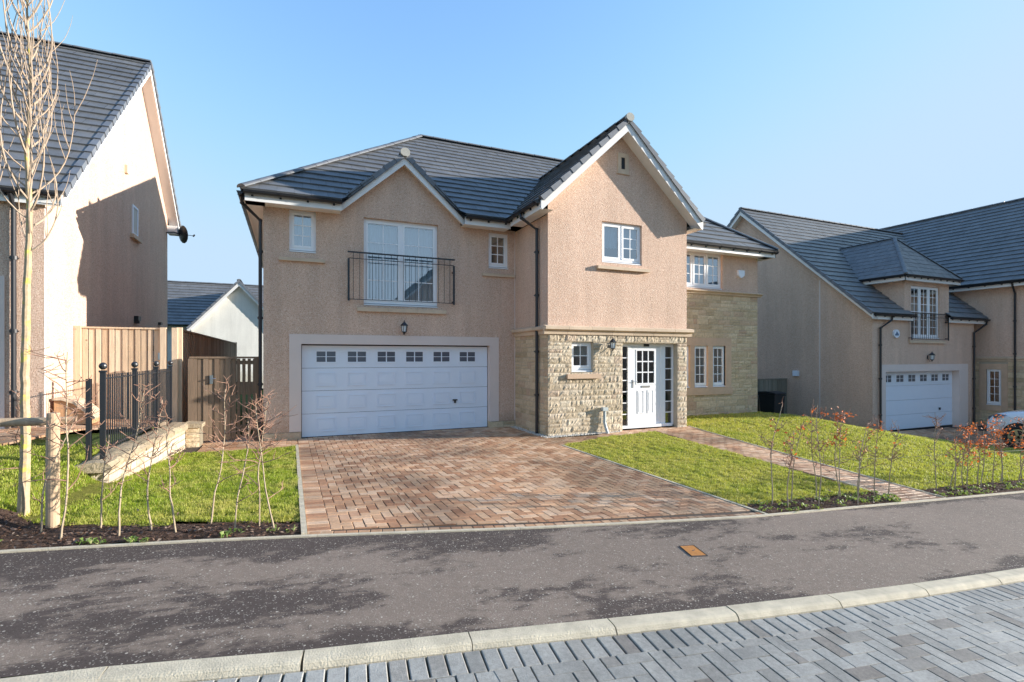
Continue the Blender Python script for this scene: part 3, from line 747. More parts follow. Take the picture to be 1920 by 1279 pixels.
def eave_run(root, A, B, out, zt, ov, cuts=(), gut=True, br=.55):
    """white fascia, soffit and black gutter from A to B (2D), out = outward 2D unit. zt=fascia top"""
    A, B = V((*A, 0)), V((*B, 0)); D = (B-A); L = D.length; D.normalize(); o = V((*out, 0))
    f = MB(); f.beam(A+UP*zt, B+UP*zt, o, -.02, .0, UP, -.19, 0.)
    f.poly([tuple(A+UP*(zt-.17)-o*.02), tuple(B+UP*(zt-.17)-o*.02), tuple(B-o*ov+UP*(zt-.17)), tuple(A-o*ov+UP*(zt-.17))])
    f.build('fascia', M['fascia'], root)
    g = MB(); r = .062; K = 6; b = 0
    for c in (A, B):
        for k in range(K+1):
            a = math.pi+math.pi*k/K; g.v.append(tuple(c+o*(r+.004+r*math.cos(a))+UP*(zt-.01+r*math.sin(a))))
    for k in range(K): g.f.append((k, k+1, K+2+k, K+1+k))
    for k in range(K+1): g.v.append(tuple(A+o*(r+.004+(r-.006)*math.cos(math.pi+math.pi*k/K))+UP*(zt-.004+(r-.006)*math.sin(math.pi+math.pi*k/K))))
    for k in range(K+1): g.v.append(tuple(B+o*(r+.004+(r-.006)*math.cos(math.pi+math.pi*k/K))+UP*(zt-.004+(r-.006)*math.sin(math.pi+math.pi*k/K))))
    b = 2*(K+1)
    for k in range(K): g.f.append((b+k+1, b+k, b+K+1+k, b+K+2+k))
    g.poly([tuple(A+o*.004+UP*(zt-.008)), tuple(A+o*(2*r)+UP*(zt-.008)), tuple(B+o*(2*r)+UP*(zt-.008)), tuple(B+o*.004+UP*(zt-.008))])
    for c in (A, B):
        g.poly([tuple(c+o*(r+.004+(r+.003)*math.cos(math.pi+math.pi*k/K))+UP*(zt-.008+(r+.003)*math.sin(math.pi+math.pi*k/K))) for k in range(K+1)])
    n = max(1, int(L/br))
    for i in range(n+1):
        c = A+D*min(L-.02, (i+.3)*L/(n+.6))
        for k in range(K):
            a0, a1 = math.pi+math.pi*k/K, math.pi+math.pi*(k+1)/K; R_ = r+.01
            q = [c+o*(r+.004+R_*math.cos(a))+UP*(zt-.01+R_*math.sin(a)) for a in (a0, a1)]
            g.poly([tuple(q[0]-D*.018), tuple(q[1]-D*.018), tuple(q[1]+D*.018), tuple(q[0]+D*.018)])
        g.beam(c+UP*zt, c+UP*(zt-.0), D, -.02, .02, UP, -.09, -.01) if False else g.hexa([tuple(c+D*s+o*a+UP*(zt+h)) for h in (-.10, -.02) for s, a in ((-.02, 0), (.02, 0), (.02, .03), (-.02, .03))])
    g.build('gutter', M['black'], root)
def downpipe(root, path, r=.036, clips=()):
    d = MB(); d.tube(path, r, 10)
    for i, p in enumerate(path):
        if 0 < i < len(path)-1: d.sphere(p, r*1.18, 8, 6)
    x, y = path[-1][0], path[-1][1]
    for z in clips: d.tube([(x, y, z-.03), (x, y, z+.03)], r*1.35, 10); d.box(x-.055, x+.055, y-.012, y+.045, z-.012, z+.012)
    return d.build('downpipe', M['black'], root, smooth=False)
def window(root, F, u0, u1, z0, z1, rec=.07, leaves=((2, 3),), sash=True, sill=None, curtain=None, cill=True, pane='glass', label=None, fw=.055, dark=False, frac=None, mat='window_white', sillmat='sand'):
    O, U, N = F; fm = MB(O, U, N); n0, n1 = rec, rec+.065
    zb = z0+(.06 if cill else 0)
    fm.box(u0, u0+fw, n0, n1, zb, z1); fm.box(u1-fw, u1, n0, n1, zb, z1); fm.box(u0+fw, u1-fw, n0, n1, z1-fw, z1); fm.box(u0+fw, u1-fw, n0, n1, zb, zb+fw)
    if cill: fm.prism([(u0-.0, rec-.055, z0+.012), (u0, rec-.055, z0+.035), (u0, n1, zb), (u0, n1, z0)], (u1-u0, 0, 0))
    pm = MB(O, U, N); nl = len(leaves); a = u0+fw; W_ = u1-u0-2*fw; fr = frac or [1/nl]*nl
    for li, (nx, nz) in enumerate(leaves):
        b = a+W_*fr[li]; s = .045 if sash else .012; zz0, zz1 = zb+fw, z1-fw
        if li < nl-1: fm.box(b-.03, b+.03, n0+.004, n1-.003, zz0, zz1)
        la, lb_ = a+(.03 if li > 0 else 0), b-(.03 if li < nl-1 else 0)
        m0, m1 = n0-.012 if sash else n0+.01, n1-.012
        e = .003
        fm.box(la-e, la+s, m0, m1, zz0-e, zz1+e); fm.box(lb_-s, lb_+e, m0, m1, zz0-e, zz1+e); fm.box(la+s, lb_-s, m0, m1, zz1-s, zz1+e); fm.box(la+s, lb_-s, m0, m1, zz0-e, zz0+s)
        ga, gb, gc, gd = la+s, lb_-s, zz0+s, zz1-s
        for k in range(1, nx): x = ga+(gb-ga)*k/nx; fm.box(x-.010, x+.010, m0+.012, m0+.030, gc, gd)
        for k in range(1, nz): z = gc+(gd-gc)*k/nz; fm.box(ga, gb, m0+.0135, m0+.029, z-.010, z+.010)
        pm.poly([(ga-.005, m0+.021, gc-.005), (gb+.005, m0+.021, gc-.005), (gb+.005, m0+.021, gd+.005), (ga-.005, m0+.021, gd+.005)])
        a = b
    w = fm.build('window', M[mat], root, label=label); pm.build('pane', M[pane], w)
    if sill:
        s0, s1, sz0, sz1, proj = sill; sm = MB(O, U, N); n_ = max(1, round((s1-s0)/.65))
        for k in range(n_):
            a, b = s0+(s1-s0)*k/n_+(.002 if k else 0), s0+(s1-s0)*(k+1)/n_-(.002 if k < n_-1 else 0)
            sm.prism([(a, -proj, sz0), (a, -proj, sz1-.02), (a, rec-.005, sz1), (a, rec-.005, sz0)], (b-a, 0, 0))
        sm.build('sill', M[sillmat], w)
    if curtain:
        cm = MB(O, U, N)
        for (c0, c1, d0, d1, kind) in curtain:
            nn = max(2, int((c1-c0)/.012)) if kind == 'net' else 1
            pts = [(c0+(c1-c0)*i/nn, (n1+.06+(.018*math.sin((c0+(c1-c0)*i/nn)*2*math.pi/.085)+.008*math.sin(i*.37) if kind == 'net' else 0))) for i in range(nn+1)]
            for p, q in zip(pts[:-1], pts[1:]): cm.poly([(p[0], p[1], d0), (q[0], q[1], d0), (q[0], q[1], d1), (p[0], p[1], d1)])
        cm.build('curtain', M['net' if curtain[0][4] == 'net' else 'blind'], w)
    bk = MB(O, U, N); bk.poly([(u0-.3, n1+.5, z0-.3), (u1+.3, n1+.5, z0-.3), (u1+.3, n1+.5, z1+.2), (u0-.3, n1+.5, z1+.2)])
    return w
def stonework(mb, u0, u1, z0, z1, holes, rough, seed, hmin=.09, hmax=.2, lmin=.14, lmax=.5, n=0., cell=.045, gap=.009):
    rs = random.Random(seed); zs = [z0]; keys = sorted({h[2] for h in holes} | {h[3] for h in holes} | {z1}); keys = [k for k in keys if z0 < k <= z1]
    for k in keys:
        while zs[-1] < k-1e-6:
            h = rs.uniform(hmin, hmax)
            if k-(zs[-1]+h) < hmin*.8: h = k-zs[-1] if k-zs[-1] < hmax*1.3 else (k-zs[-1])/2
            zs.append(zs[-1]+h)
    for a, b in zip(zs[:-1], zs[1:]):
        zc = (a+b)/2; iv = [(u0, u1)]
        for h in holes:
            if h[2] < zc < h[3]:
                ni = []
                for p, q in iv:
                    if h[1] <= p or h[0] >= q: ni.append((p, q)); continue
                    if h[0] > p: ni.append((p, h[0]))
                    if h[1] < q: ni.append((h[1], q))
                iv = ni
        for p, q in iv:
            x = p
            while x < q-1e-4:
                l = rs.uniform(lmin, lmax)*(1.0 if b-a < .15 else .9)
                if q-(x+l) < lmin*.7: l = q-x
                sub = [(a, b)]
                if b-a > .15 and rs.random() < .35 and l < .45: m_ = a+(b-a)*rs.uniform(.4, .6); sub = [(a, m_), (m_, b)]
                for (c, d) in sub:
                    g = gap/2; X0, X1, Z0, Z1 = x+g, x+l-g, c+g, d-g
                    if X1-X0 < .02: continue
                    nx = max(2, int((X1-X0)/cell)); nz = max(2, int((Z1-Z0)/cell)); bse = len(mb.v)
                    bulge = rough*rs.uniform(.5, 1.2); tx, tz_ = rs.uniform(-1, 1)*rough*.5, rs.uniform(-1, 1)*rough*.5
                    for j in range(nz+1):
                        for i in range(nx+1):
                            e = (i in (0, nx)) or (j in (0, nz)); fu, fz = i/nx, j/nz
                            uu, zz = X0+(X1-X0)*fu, Z0+(Z1-Z0)*fz
                            if e: hh = rough*.22
                            else: hh = bulge+tx*(fu-.5)*2+tz_*(fz-.5)*2+rough*rs.uniform(-.55, .55); uu += rs.uniform(-.3, .3)*cell*.5; zz += rs.uniform(-.3, .3)*cell*.4
                            mb.v.append(tuple(mb.w((uu, n-max(.001, hh), zz))))
                    for j in range(nz):
                        for i in range(nx):
                            k = bse+j*(nx+1)+i; mb.f.append((k, k+1, k+nx+2, k+nx+1))
                    # skirt to the wall
                    per = [(i, 0) for i in range(nx+1)]+[(nx, j) for j in range(1, nz+1)]+[(i, nz) for i in range(nx-1, -1, -1)]+[(0, j) for j in range(nz-1, 0, -1)]
                    ids = [bse+j*(nx+1)+i for i, j in per]; sk = len(mb.v)
                    for i, j in per: mb.v.append(tuple(mb.w((X0+(X1-X0)*i/nx, n+.012, Z0+(Z1-Z0)*j/nz))))
                    for t_ in range(len(ids)):
                        t2 = (t_+1) % len(ids); mb.f.append((ids[t2], ids[t_], sk+t_, sk+t2))
                x += l
def stringcourse(root, F, u0, u1, z0, z1, proj, name='stone_band'):
    m = MB(*F); n = max(1, round((u1-u0)/.6)); zm = z0+(z1-z0)*.42
    for k in range(n):
        a, b = u0+(u1-u0)*k/n+.003, u0+(u1-u0)*(k+1)/n-.003
        m.prism([(a, .01, z0), (a, -proj*.35, z0), (a, -proj*.45, zm), (a, -proj*.9, zm+.02), (a, -proj, zm+.03), (a, -proj, z1-.02), (a, -proj*.6, z1), (a, .01, z1+.015)], (b-a, 0, 0))
    return m.build(name, M['sand'], root)
def wall_lamp(root, F, u, z, h=.34, out=.15):
    O, U, N = F; m = MB(O, U, N); n = -out
    m.box(u-.03, u+.03, -.012, 0, z-h*.25, z+h*.1)
    m.tube([(u, 0, z-h*.1), (u, -out*.5, z-h*.45), (u, n, z-h*.42)], .008, 6)
    R0, R1 = h*.14, h*.2
    for k in range(6):
        a = math.pi/3*k; m.tube([(u+R0*math.cos(a), n+R0*math.sin(a), z-h*.28), (u+R1*math.cos(a), n+R1*math.sin(a), z+h*.12)], .006, 4)
    b = len(m.v)
    ring = lambda r, zz: [(u+r*math.cos(math.pi/3*k), n+r*math.sin(math.pi/3*k), zz) for k in range(6)]
    for (ra, za), (rb, zb) in zip([(R1*1.25, z+h*.10), (R1*1.25, z+h*.13), (R1*.5, z+h*.30), (R1*.35, z+h*.32)], [(R1*1.25, z+h*.13), (R1*.5, z+h*.30), (R1*.35, z+h*.32), (.004, z+h*.40)]):
        A, B = ring(ra, za), ring(rb, zb)
        for k in range(6): m.poly([A[k], A[(k+1) % 6], B[(k+1) % 6], B[k]])
    m.poly(ring(R1*1.25, z+h*.10)); m.sphere((u, n, z+h*.42), .014, 6, 4)
    for (ra, za), (rb, zb) in zip([(R0*1.15, z-h*.27), (R0*.4, z-h*.38)], [(R0*.4, z-h*.38), (.004, z-h*.48)]):
        A, B = ring(ra, za), ring(rb, zb)
        for k in range(6): m.poly([A[k], A[(k+1) % 6], B[(k+1) % 6], B[k]])
    m.poly(ring(R0*1.15, z-h*.27))
    w = m.build('wall_lamp', M['iron'], root)
    g = MB(O, U, N); A, B = ring(R0*.9, z-h*.27), ring(R1*.92, z+h*.11)
    g.fr(O, U, N)
    for k in range(6): g.poly([A[k], A[(k+1) % 6], B[(k+1) % 6], B[k]])
    g.build('lamp_glass', M['lampglass'], w); return w
def garage_door(root, F, u0, u1, z0, z1, n, nwin=6, wx0=.36, wstep=.662, ww=.44, hu=None, detail=True):
    O, U, N = F; m = MB(O, U, N); nsec = 4; H = (z1-z0)/nsec
    for k in range(nsec):
        a, b = z0+H*k+(.004 if k else .0), z0+H*(k+1)-.004
        m.box(u0, u1, n, n+.04, a, b)
        if k < nsec-1 and detail:
            for i in range(nwin):
                c = u0+wx0+wstep*i; p0, p1 = c-ww*.02, c+ww*1.02
                for (x0, x1, zz0, zz1) in ((p0, p1, a+.10, a+.118), (p0, p1, b-.118, b-.10), (p0, p0+.018, a+.118, b-.118), (p1-.018, p1, a+.118, b-.118)):
                    m.box(x0, x1, n-.015, n, zz0, zz1)
                m.box(p0+.05, p1-.05, n-.012, n, a+.15, b-.15)
                # faint woodgrain ribs
                for r_ in range(5):
                    zz = a+.03+(b-a-.06)*r_/4.
        for r_ in range(1, 6):
            zz = a+(b-a)*r_/6; m.box(u0+.02, u1-.02, n-.0012, n, zz-.003, zz+.003)
    d = m.build('garage_door', M['upvc'], root)
    a, b = z1-H, z1; wz0, wz1 = a+H*.27, a+H*.73
    for i in range(nwin):
        c = u0+wx0+wstep*i
        f = MB(O, U, N); e = .035
        f.box(c-e, c+ww+e, n-.012, n, wz0-e, wz0); f.box(c-e, c+ww+e, n-.012, n, wz1, wz1+e); f.box(c-e, c, n-.012, n, wz0, wz1); f.box(c+ww, c+ww+e, n-.012, n, wz0, wz1)
        f.box(c+ww/2-.012, c+ww/2+.012, n-.011, n, wz0, wz1)
        f.box(c, c+ww/2-.012, n-.0075, n, (wz0+wz1)/2-.006, (wz0+wz1)/2+.006); f.box(c+ww/2+.012, c+ww, n-.0075, n, (wz0+wz1)/2-.006, (wz0+wz1)/2+.006)
        f.build('window_frame', M['upvc'], d)
        g = MB(O, U, N); g.poly([(c, n-.004, wz0), (c+ww, n-.004, wz0), (c+ww, n-.004, wz1), (c, n-.004, wz1)]); g.build('window_pane', M['lens_dim'], d)
    if hu:
        h = MB(O, U, N); h.box(hu-.06, hu+.06, n-.035, n-.02, z0+.69, z0+.72); h.box(hu-.02, hu+.02, n-.05, n, z0+.63, z0+.72)
        h.build('door_handle', M['iron'], d)
    return d
M['lens_dim'] = plain('dim garage door glazing', (.10, .11, .14), .12, spec=.6)
def juliet(root, F, u0, u1, zt, zb, post_h, out=.12, nb=16):
    O, U, N = F; m = MB(O, U, N)
    m.box(u0-.02, u1+.02, -out-.025, -out+.02, zt-.018, zt+.012)
    m.box(u0+.0, u1, -out-.008, -out+.008, zt-.15, zt-.135); m.box(u0, u1, -out-.008, -out+.008, zb+.02, zb+.035)
    for k in range(nb):
        x = u0+.10+(u1-u0-.2)*k/(nb-1); m.tube([(x, -out, zb+.03), (x, -out, zt-.02)], .006, 5, cap=False)
    r = m.build('balcony_rail', M['iron'], root)
    for x in (u0, u1):
        p = MB(O, U, N); p.box(x-.022, x+.022, -out-.012, -out+.012, zb-.01, zt-.15); p.box(x-.015, x+.015, -out, 0, zt-.32, zt-.29); p.box(x-.015, x+.015, -out, 0, zb+.05, zb+.08)
        p.build('stanchion', M['iron'], r)
    return r
def box_part(root, F, name, mat, *boxes, label=None):
    m = MB(*F)
    for b in boxes: m.box(*b)
    return m.build(name, M[mat], root, label=label)

# ------------------------------------------------------------------ main house
GY = 11.93; PY = 10.12; PX0, PX1 = 5.27, 9.25; MX0, MX1 = -.54, 13.84; MYB = 20.6
H1 = thing('house', (2.4, GY, 0), 'large pinkish beige house with double garage, tall porch gable and stone ground floor', 'house', 'detached houses in the street')
FG = ((0, GY, 0), (1, 0, 0), (0, 1, 0)); FP = ((0, PY, 0), (1, 0, 0), (0, 1, 0)); FL = ((PX0, 0, 0), (0, -1, 0), (1, 0, 0))
# garage wing front wall
hw1 = (-.04, .50, 4.04, 4.96); hj = (1.51, 3.24, 2.95, 4.95); hw3 = (4.54, 5.08, 4.0, 4.91); hg = (.20, 4.57, -.1, 2.06)
w = MB(*FG)
wallpanel(w, MX0, PX0, .15, 5.0, [hw1, hj, hw3, (.18, 4.59, -.1, 2.08)], gable=[(1.0, 5.0), (3.8, 5.0), (3.8, 5.05), (2.4, 6.34), (1.0, 5.05)])
# behind/right of the porch: right wing upper
TW = (10.6, 12.34, 3.87, 4.98); W2 = (10.2, 12.45, .84, 2.12)
wallpanel(w, PX1, MX1, 3.78, 5.0, [TW])
# side and back walls
w.fr((MX0, 0, 0), (0, -1, 0), (1, 0, 0)); wallpanel(w, -MYB, -GY, -.05, 5.0)
w.fr((MX1, 0, 0), (0, 1, 0), (-1, 0, 0)); wallpanel(w, GY, MYB, -.3, 5.0)
w.fr((0, MYB, 0), (-1, 0, 0), (0, -1, 0)); wallpanel(w, -MX1, -MX0, -.3, 5.0)
# porch upper walls
HPW = (6.70, 7.85, 4.0, 4.98)
w.fr(*FP); wallpanel(w, PX0, PX1, 2.46, 4.98, [HPW], gable=[(PX0, 4.98), (PX1, 4.98), (PX1, 5.27), (7.2, 7.15), (PX0, 5.38)], reveal=.1)
w.fr(*FL); wallpanel(w, -GY, -PY, 2.46, 4.98)
w.fr((PX1, 0, 0), (0, 1, 0), (-1, 0, 0)); wallpanel(w, PY, GY, 2.46, 4.98)
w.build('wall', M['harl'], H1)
# thin corner beads
box_part(H1, FG, 'render_bead', 'smooth_render', (5.245, 5.268, -.004, .0, .16, 4.98))
# stone walls
HPD = (7.28, 8.95, -.2, 2.11); HPS = (5.88, 6.46, 1.42, 2.13)
s = MB(*FP); wallpanel(s, PX0, PX1, -.15, 2.47, [HPD, HPS], n=.004, reveal=.15)
s.fr(*FL); wallpanel(s, -GY, -PY, -.15, 2.47, n=.004)
s.fr((PX1, 0, 0), (0, 1, 0), (-1, 0, 0)); wallpanel(s, PY, GY, -.15, 2.47, n=.004)
s.build('mortar_backing', M['mortar'], H1); s = MB(*FG)
s.fr(*FG); wallpanel(s, PX1, MX1, -.3, 3.79, [W2], n=.004, reveal=.11); wallpanel(s, MX0, .2, -.1, .15, n=-.02); wallpanel(s, 4.57, PX0, -.1, .15, n=-.02)
s.build('mortar_backing', M['mortar'], H1)
s = MB(*FP); stonework(s, PX0, PX1, -.08, 2.30, [HPD, HPS], .0155, 11, hmin=.08, hmax=.19, lmin=.14, lmax=.45, cell=.036, gap=.006)
s.build('split_stone_wall', M['stone'], H1)
s = MB(*FL); stonework(s, -GY, -PY, -.08, 2.30, [], .012, 12, cell=.07)
s.build('coursed_stone_wall', M['stone_flat'], H1); s = MB(*FG)
s.fr((PX1, 0, 0), (0, 1, 0), (-1, 0, 0)); stonework(s, PY, GY, -.05, 2.30, [], .012, 13, cell=.07)
s.fr(*FG); stonework(s, PX1, MX1, -.2, 3.70, [(10.0, 12.69, .62, 2.36)], .011, 14, cell=.07, lmax=.6)
s.build('coursed_stone_wall', M['stone_flat'], H1); s = MB(*FG)
stonework(s, MX0, .2, -.06, .15, [], .008, 15, hmin=.18, hmax=.22, lmin=.3, lmax=.5, n=-.024, cell=.1)
s.build('plinth', M['stone_flat'], H1); s = MB(*FG)
stonework(s, 4.57, PX0-.02, -.06, .15, [], .008, 16, hmin=.18, hmax=.22, lmin=.3, lmax=.5, n=-.024, cell=.1)
s.build('plinth', M['stone_flat'], H1)
stringcourse(H1, FP, PX0-.12, PX1+.13, 2.29, 2.48, .13)
stringcourse(H1, FL, -GY+.01, -PY+.002, 2.29, 2.48, .12)
stringcourse(H1, FG, PX1, MX1+.12, 3.70, 3.82, .13)
# garage surround + door
box_part(H1, FG, 'garage_surround', 'smooth_render', (-.04, .20, -.022, .16, .16, 2.27), (4.57, 4.81, -.022, .16, .16, 2.27), (.20, 4.57, -.022, .16, 2.06, 2.27))
box_part(H1, FG, 'stone_jamb_foot', 'stone_flat', (.03, .20, .0, .16, -.06, .158), (4.57, 4.74, .0, .16, -.06, .158))
garage_door(H1, FG, .215, 4.555, .015, 2.035, .14, wx0=.30, wstep=.662, ww=.40, hu=3.70)
box_part(H1, FG, 'door_gap_shade', 'black', (.20, 4.57, .12, .5, -.05, .012), (.20, 4.57, .17, .5, 0, 2.06))  # black fill stands in for shade under and behind the garage door
# windows
window(H1, FG, *hw1, leaves=((2, 3),), sill=(-.24, .68, 3.84, 3.93, .07), curtain=[(-.02, .46, 3.9, 5.0, 'net')], label='small upstairs window at the left corner with net curtain')
window(H1, FG, *hw3, leaves=((2, 3),), sill=(4.36, 5.24, 3.80, 3.89, .05), curtain=[(4.5, 5.1, 4.62, 5.0, 'blind')], label='small dark upstairs window beside the porch')
window(H1, FG, *hj, leaves=((2, 4), (2, 4)), rec=.09, sill=(1.36, 3.43, 2.81, 2.92, .06), curtain=[(1.56, 3.2, 3.0, 4.85, 'net')], label='tall double french window with net curtains behind the juliet rail', fw=.06)
window(H1, FP, *HPW, leaves=((1, 1), (2, 3)), sill=(6.54, 8.03, 3.84, 3.93, .09), curtain=[(6.75, 7.8, 4.4, 4.95, 'net')], label='two-leaf window in the porch gable')
window(H1, FP, *HPS, leaves=((2, 2),), rec=.1, sill=(5.74, 6.62, 1.28, 1.40, .07), sillmat='sandpink', curtain=[(5.9, 6.44, 1.8, 2.12, 'blind')], label='small square window in the split stone wall')
window(H1, FG, *TW, leaves=((2, 3), (2, 3), (2, 3)), rec=.08, curtain=[(10.65, 12.3, 3.9, 4.9, 'net')], label='triple casement window upstairs right of the porch')
# mullioned stone window downstairs right
fm = MB(*FG)
for (a, b, c, d, p) in ((10.0, 12.69, 2.12, 2.36, .02), (10.0, 12.72, .62, .84, .045), (12.45, 12.69, .84, 2.12, .02), (11.73, 11.93, .84, 2.12, .018), (11.02, 11.2, .84, 2.12, .018), (10.0, 10.3, .84, 2.12, .02)): fm.box(a, b, -p, .11, c, d)
fm.build('stone_window_surround', M['sandpink'], H1)
for a, b in ((11.2, 11.73), (11.93, 12.45), (10.3, 11.02)):
    window(H1, FG, a, b, .84, 2.12, rec=.05, leaves=((2, 4),), fw=.04)
juliet(H1, FG, 1.17, 3.60, 4.12, 3.04, 1.0, nb=17)
wall_lamp(H1, FG, 2.40, 2.46, h=.36); wall_lamp(H1, FP, 6.90, 2.08, h=.36)
# gable slot
v = MB(*FP)
for q in ((7.13, 7.235, -.02, .0, 6.17, 6.65), (7.345, 7.45, -.02, 0, 6.17, 6.65), (7.235, 7.345, -.02, 0, 6.55, 6.65), (7.235, 7.345, -.02, 0, 6.17, 6.27), (7.10, 7.48, -.03, 0, 6.15, 6.17)): v.box(*q)
v.build('gable_slot_surround', M['sand'], H1)
box_part(H1, FP, 'gable_slot_shade', 'dark', (7.235, 7.345, -.004, 0, 6.27, 6.55))  # flat dark panel stands in for the shade inside the slot
# front door with side lights (door plane recessed)
d = MB(*FP); n = .15
d.box(7.28, 7.34, n, n+.07, .06, 2.11); d.box(8.90, 8.95, n, n+.07, .06, 2.11); d.box(7.34, 8.90, n, n+.07, 2.03, 2.11)
d.box(7.55, 7.63, n-.003, n+.068, .06, 2.03); d.box(8.54, 8.665, n-.003, n+.068, .06, 2.03); d.box(8.665, 8.70, n+.01, n+.06, .1, 2.03)
d.box(7.34, 8.90, n-.03, n+.068, .03, .10)
for a, b in ((7.34, 7.55), (8.70, 8.90)):
    for k in range(1, 7): z = .10+(2.03-.10)*k/7; d.box(a, b, n+.012, n+.04, z-.012, z+.012)
df = d.build('front_door_frame', M['white_paint'], H1)
g = MB(*FP)
for a, b in ((7.34, 7.55), (8.70, 8.90)): g = MB(*FP); g.poly([(a, n+.03, .10), (b, n+.03, .10), (b, n+.03, 2.03), (a, n+.03, 2.03)]); g.build('side_light_pane', M['glass_dark'], df)
d = MB(*FP); a0, a1, z0, z1 = 7.635, 8.535, .105, 2.025; nn = n+.012; ga0, ga1, gz0, gz1 = 7.82, 8.35, 1.13, 1.93
for q in ((a0, ga0, nn, nn+.045, z0, z1), (ga1, a1, nn, nn+.045, z0, z1), (ga0, ga1, nn, nn+.045, gz1, z1), (ga0, ga1, nn, nn+.045, z0, gz0)): d.box(*q)
for q in ((ga0-.03, ga0, nn-.008, nn, gz0-.03, gz1+.03), (ga1, ga1+.03, nn-.008, nn, gz0-.03, gz1+.03), (ga0, ga1, nn-.008, nn, gz1, gz1+.03), (ga0, ga1, nn-.008, nn, gz0-.03, gz0)): d.box(*q)
for k in (1, 2):
    x = ga0+(ga1-ga0)*k/3; d.box(x-.014, x+.014, nn+.002, nn+.02, gz0, gz1); z = gz0+(gz1-gz0)*k/3; d.box(ga0, ga1, nn+.0035, nn+.019, z-.014, z+.014)
for (x0, x1) in ((7.84, 8.03), (8.14, 8.33)):
    for q in ((x0, x0+.016, nn-.010, nn, .38, .95), (x1-.016, x1, nn-.010, nn, .38, .95), (x0+.016, x1-.016, nn-.010, nn, .934, .95), (x0+.016, x1-.016, nn-.010, nn, .38, .396), (x0+.045, x1-.045, nn-.006, nn, .42, .91)): d.box(*q)
door = d.build('front_door', M['white_paint'], H1, label='white front door with nine small panes above two raised panels')
g = MB(*FP); g.poly([(ga0, nn+.012, gz0), (ga1, nn+.012, gz0), (ga1, nn+.012, gz1), (ga0, nn+.012, gz1)]); g.build('door_pane', M['glass_dark'], door)
box_part(door, FP, 'letter_plate', 'chrome', (7.96, 8.22, nn-.012, nn, 1.02, 1.065))
h = MB(*FP); h.box(7.68, 7.715, nn-.012, nn, 1.02, 1.22); h.tube([(7.697, nn-.01, 1.17), (7.697, nn-.05, 1.17), (7.81, nn-.05, 1.17)], .009, 6); h.sphere((7.697, nn-.014, 1.06), .012, 6, 4); h.build('door_handle', M['chrome'], door)
box_part(H1, FP, 'door_number_plate', 'dark', (8.02, 8.18, n-.012, n, 2.038, 2.10))
# boiler condensate pipe cover on stone wall
m = MB(*FP); m.box(6.65, 6.79, -.13, -.03, .52, .60); m.tube([(6.72, -.075, .52), (6.72, -.075, .25), (6.735, -.085, .16), (6.76, -.12, .04), (6.77, -.14, -.02)], .038, 10)
m.build('grey_vent_pipe', M['grey_plastic'], H1)
# alarm box
m = MB(*FG); m.prism([(12.94, -.07, 4.52), (13.20, -.07, 4.52), (13.20, -.07, 4.36), (13.07, -.07, 4.27), (12.94, -.07, 4.36)], (0, .07, 0)); ab = m.build('alarm_box', M['upvc'], H1)
# roofs
PT = .782; EZ = 5.155; EY0 = 11.5; EXL, EXR = -.93, 14.25
deep = (MYB+.4-EY0)/2; RL = EXL+deep; RYY = EY0+deep; RR = EXR-deep; RZ = EZ+PT*deep
tl, dk = MB(), MB(); c = 1/math.hypot(1, PT); Ls = deep/c
uC = 2.4-EXL; vA = ((6.47-EZ)/PT-.02)/c
slope(tl, dk, (EXL, EY0, EZ), (EXR, EY0, EZ), (0, c, PT*c), [(0, 0), (uC-1.40, 0), (uC, vA), (uC, uC/deep*Ls)], seed=5)
slope(tl, dk, (EXL, EY0, EZ), (EXR, EY0, EZ), (0, c, PT*c), [(uC+1.40, 0), (EXR-EXL, 0), (EXR-EXL-deep, Ls), (deep, Ls), (uC, uC/deep*Ls), (uC, vA)], seed=5)
slope(tl, dk, (EXR, EY0+2*deep, EZ), (EXL, EY0+2*deep, EZ), (0, -c, PT*c), [(0, 0), (EXR-EXL, 0), (EXR-EXL-deep, Ls), (deep, Ls)], seed=6)
slope(tl, dk, (EXL, EY0+2*deep, EZ), (EXL, EY0, EZ), (c, 0, PT*c), [(0, 0), (2*deep, 0), (deep, Ls)], seed=7)
slope(tl, dk, (EXR, EY0, EZ), (EXR, EY0+2*deep, EZ), (-c, 0, PT*c), [(0, 0), (2*deep, 0), (deep, Ls)], seed=8)
rf = tl.build('roof', M['tile'], H1); dk.build('roof_deck', M['felt'], rf)
r = MB(); ridge_run(r, (RL, RYY, RZ+.04), (RR, RYY, RZ+.04))
for (a, b) in (((EXL, EY0), (RL, RYY)), ((EXR, EY0), (RR, RYY)), ((EXL, EY0+2*deep), (RL, RYY)), ((EXR, EY0+2*deep), (RR, RYY))): ridge_run(r, (*a, EZ+.04), (*b, RZ+.04), seg=.45)
r.build('ridge_tiles', M['ridge'], rf)
ZF = 5.13
eave_run(H1, (EXL+.05, 11.55), (1.0, 11.55), (0, -1), ZF, .38); eave_run(H1, (3.8, 11.55), (4.98, 11.55), (0, -1), ZF, .38); eave_run(H1, (9.45, 11.55), (EXR-.05, 11.55), (0, -1), ZF, .38)
eave_run(H1, (EXL+.05, 20.9), (EXL+.05, 11.55), (-1, 0), ZF, .38, br=.5); eave_run(H1, (EXR-.05, 11.55), (EXR-.05, 20.9), (1, 0), ZF, .38)
pg = .943; pzap = 7.33; PC = 7.2
bk = lambda z: EY0+(z-EZ)/PT-PY
gable_roof(H1, ((0, PY, 0), (1, 0, 0), (0, 1, 0)), PC, pzap, 2.27, 2.27, pg, -.34, bk(pzap)+.15, bk(5.19)+.35, bk(5.19)+.35, seed=21)
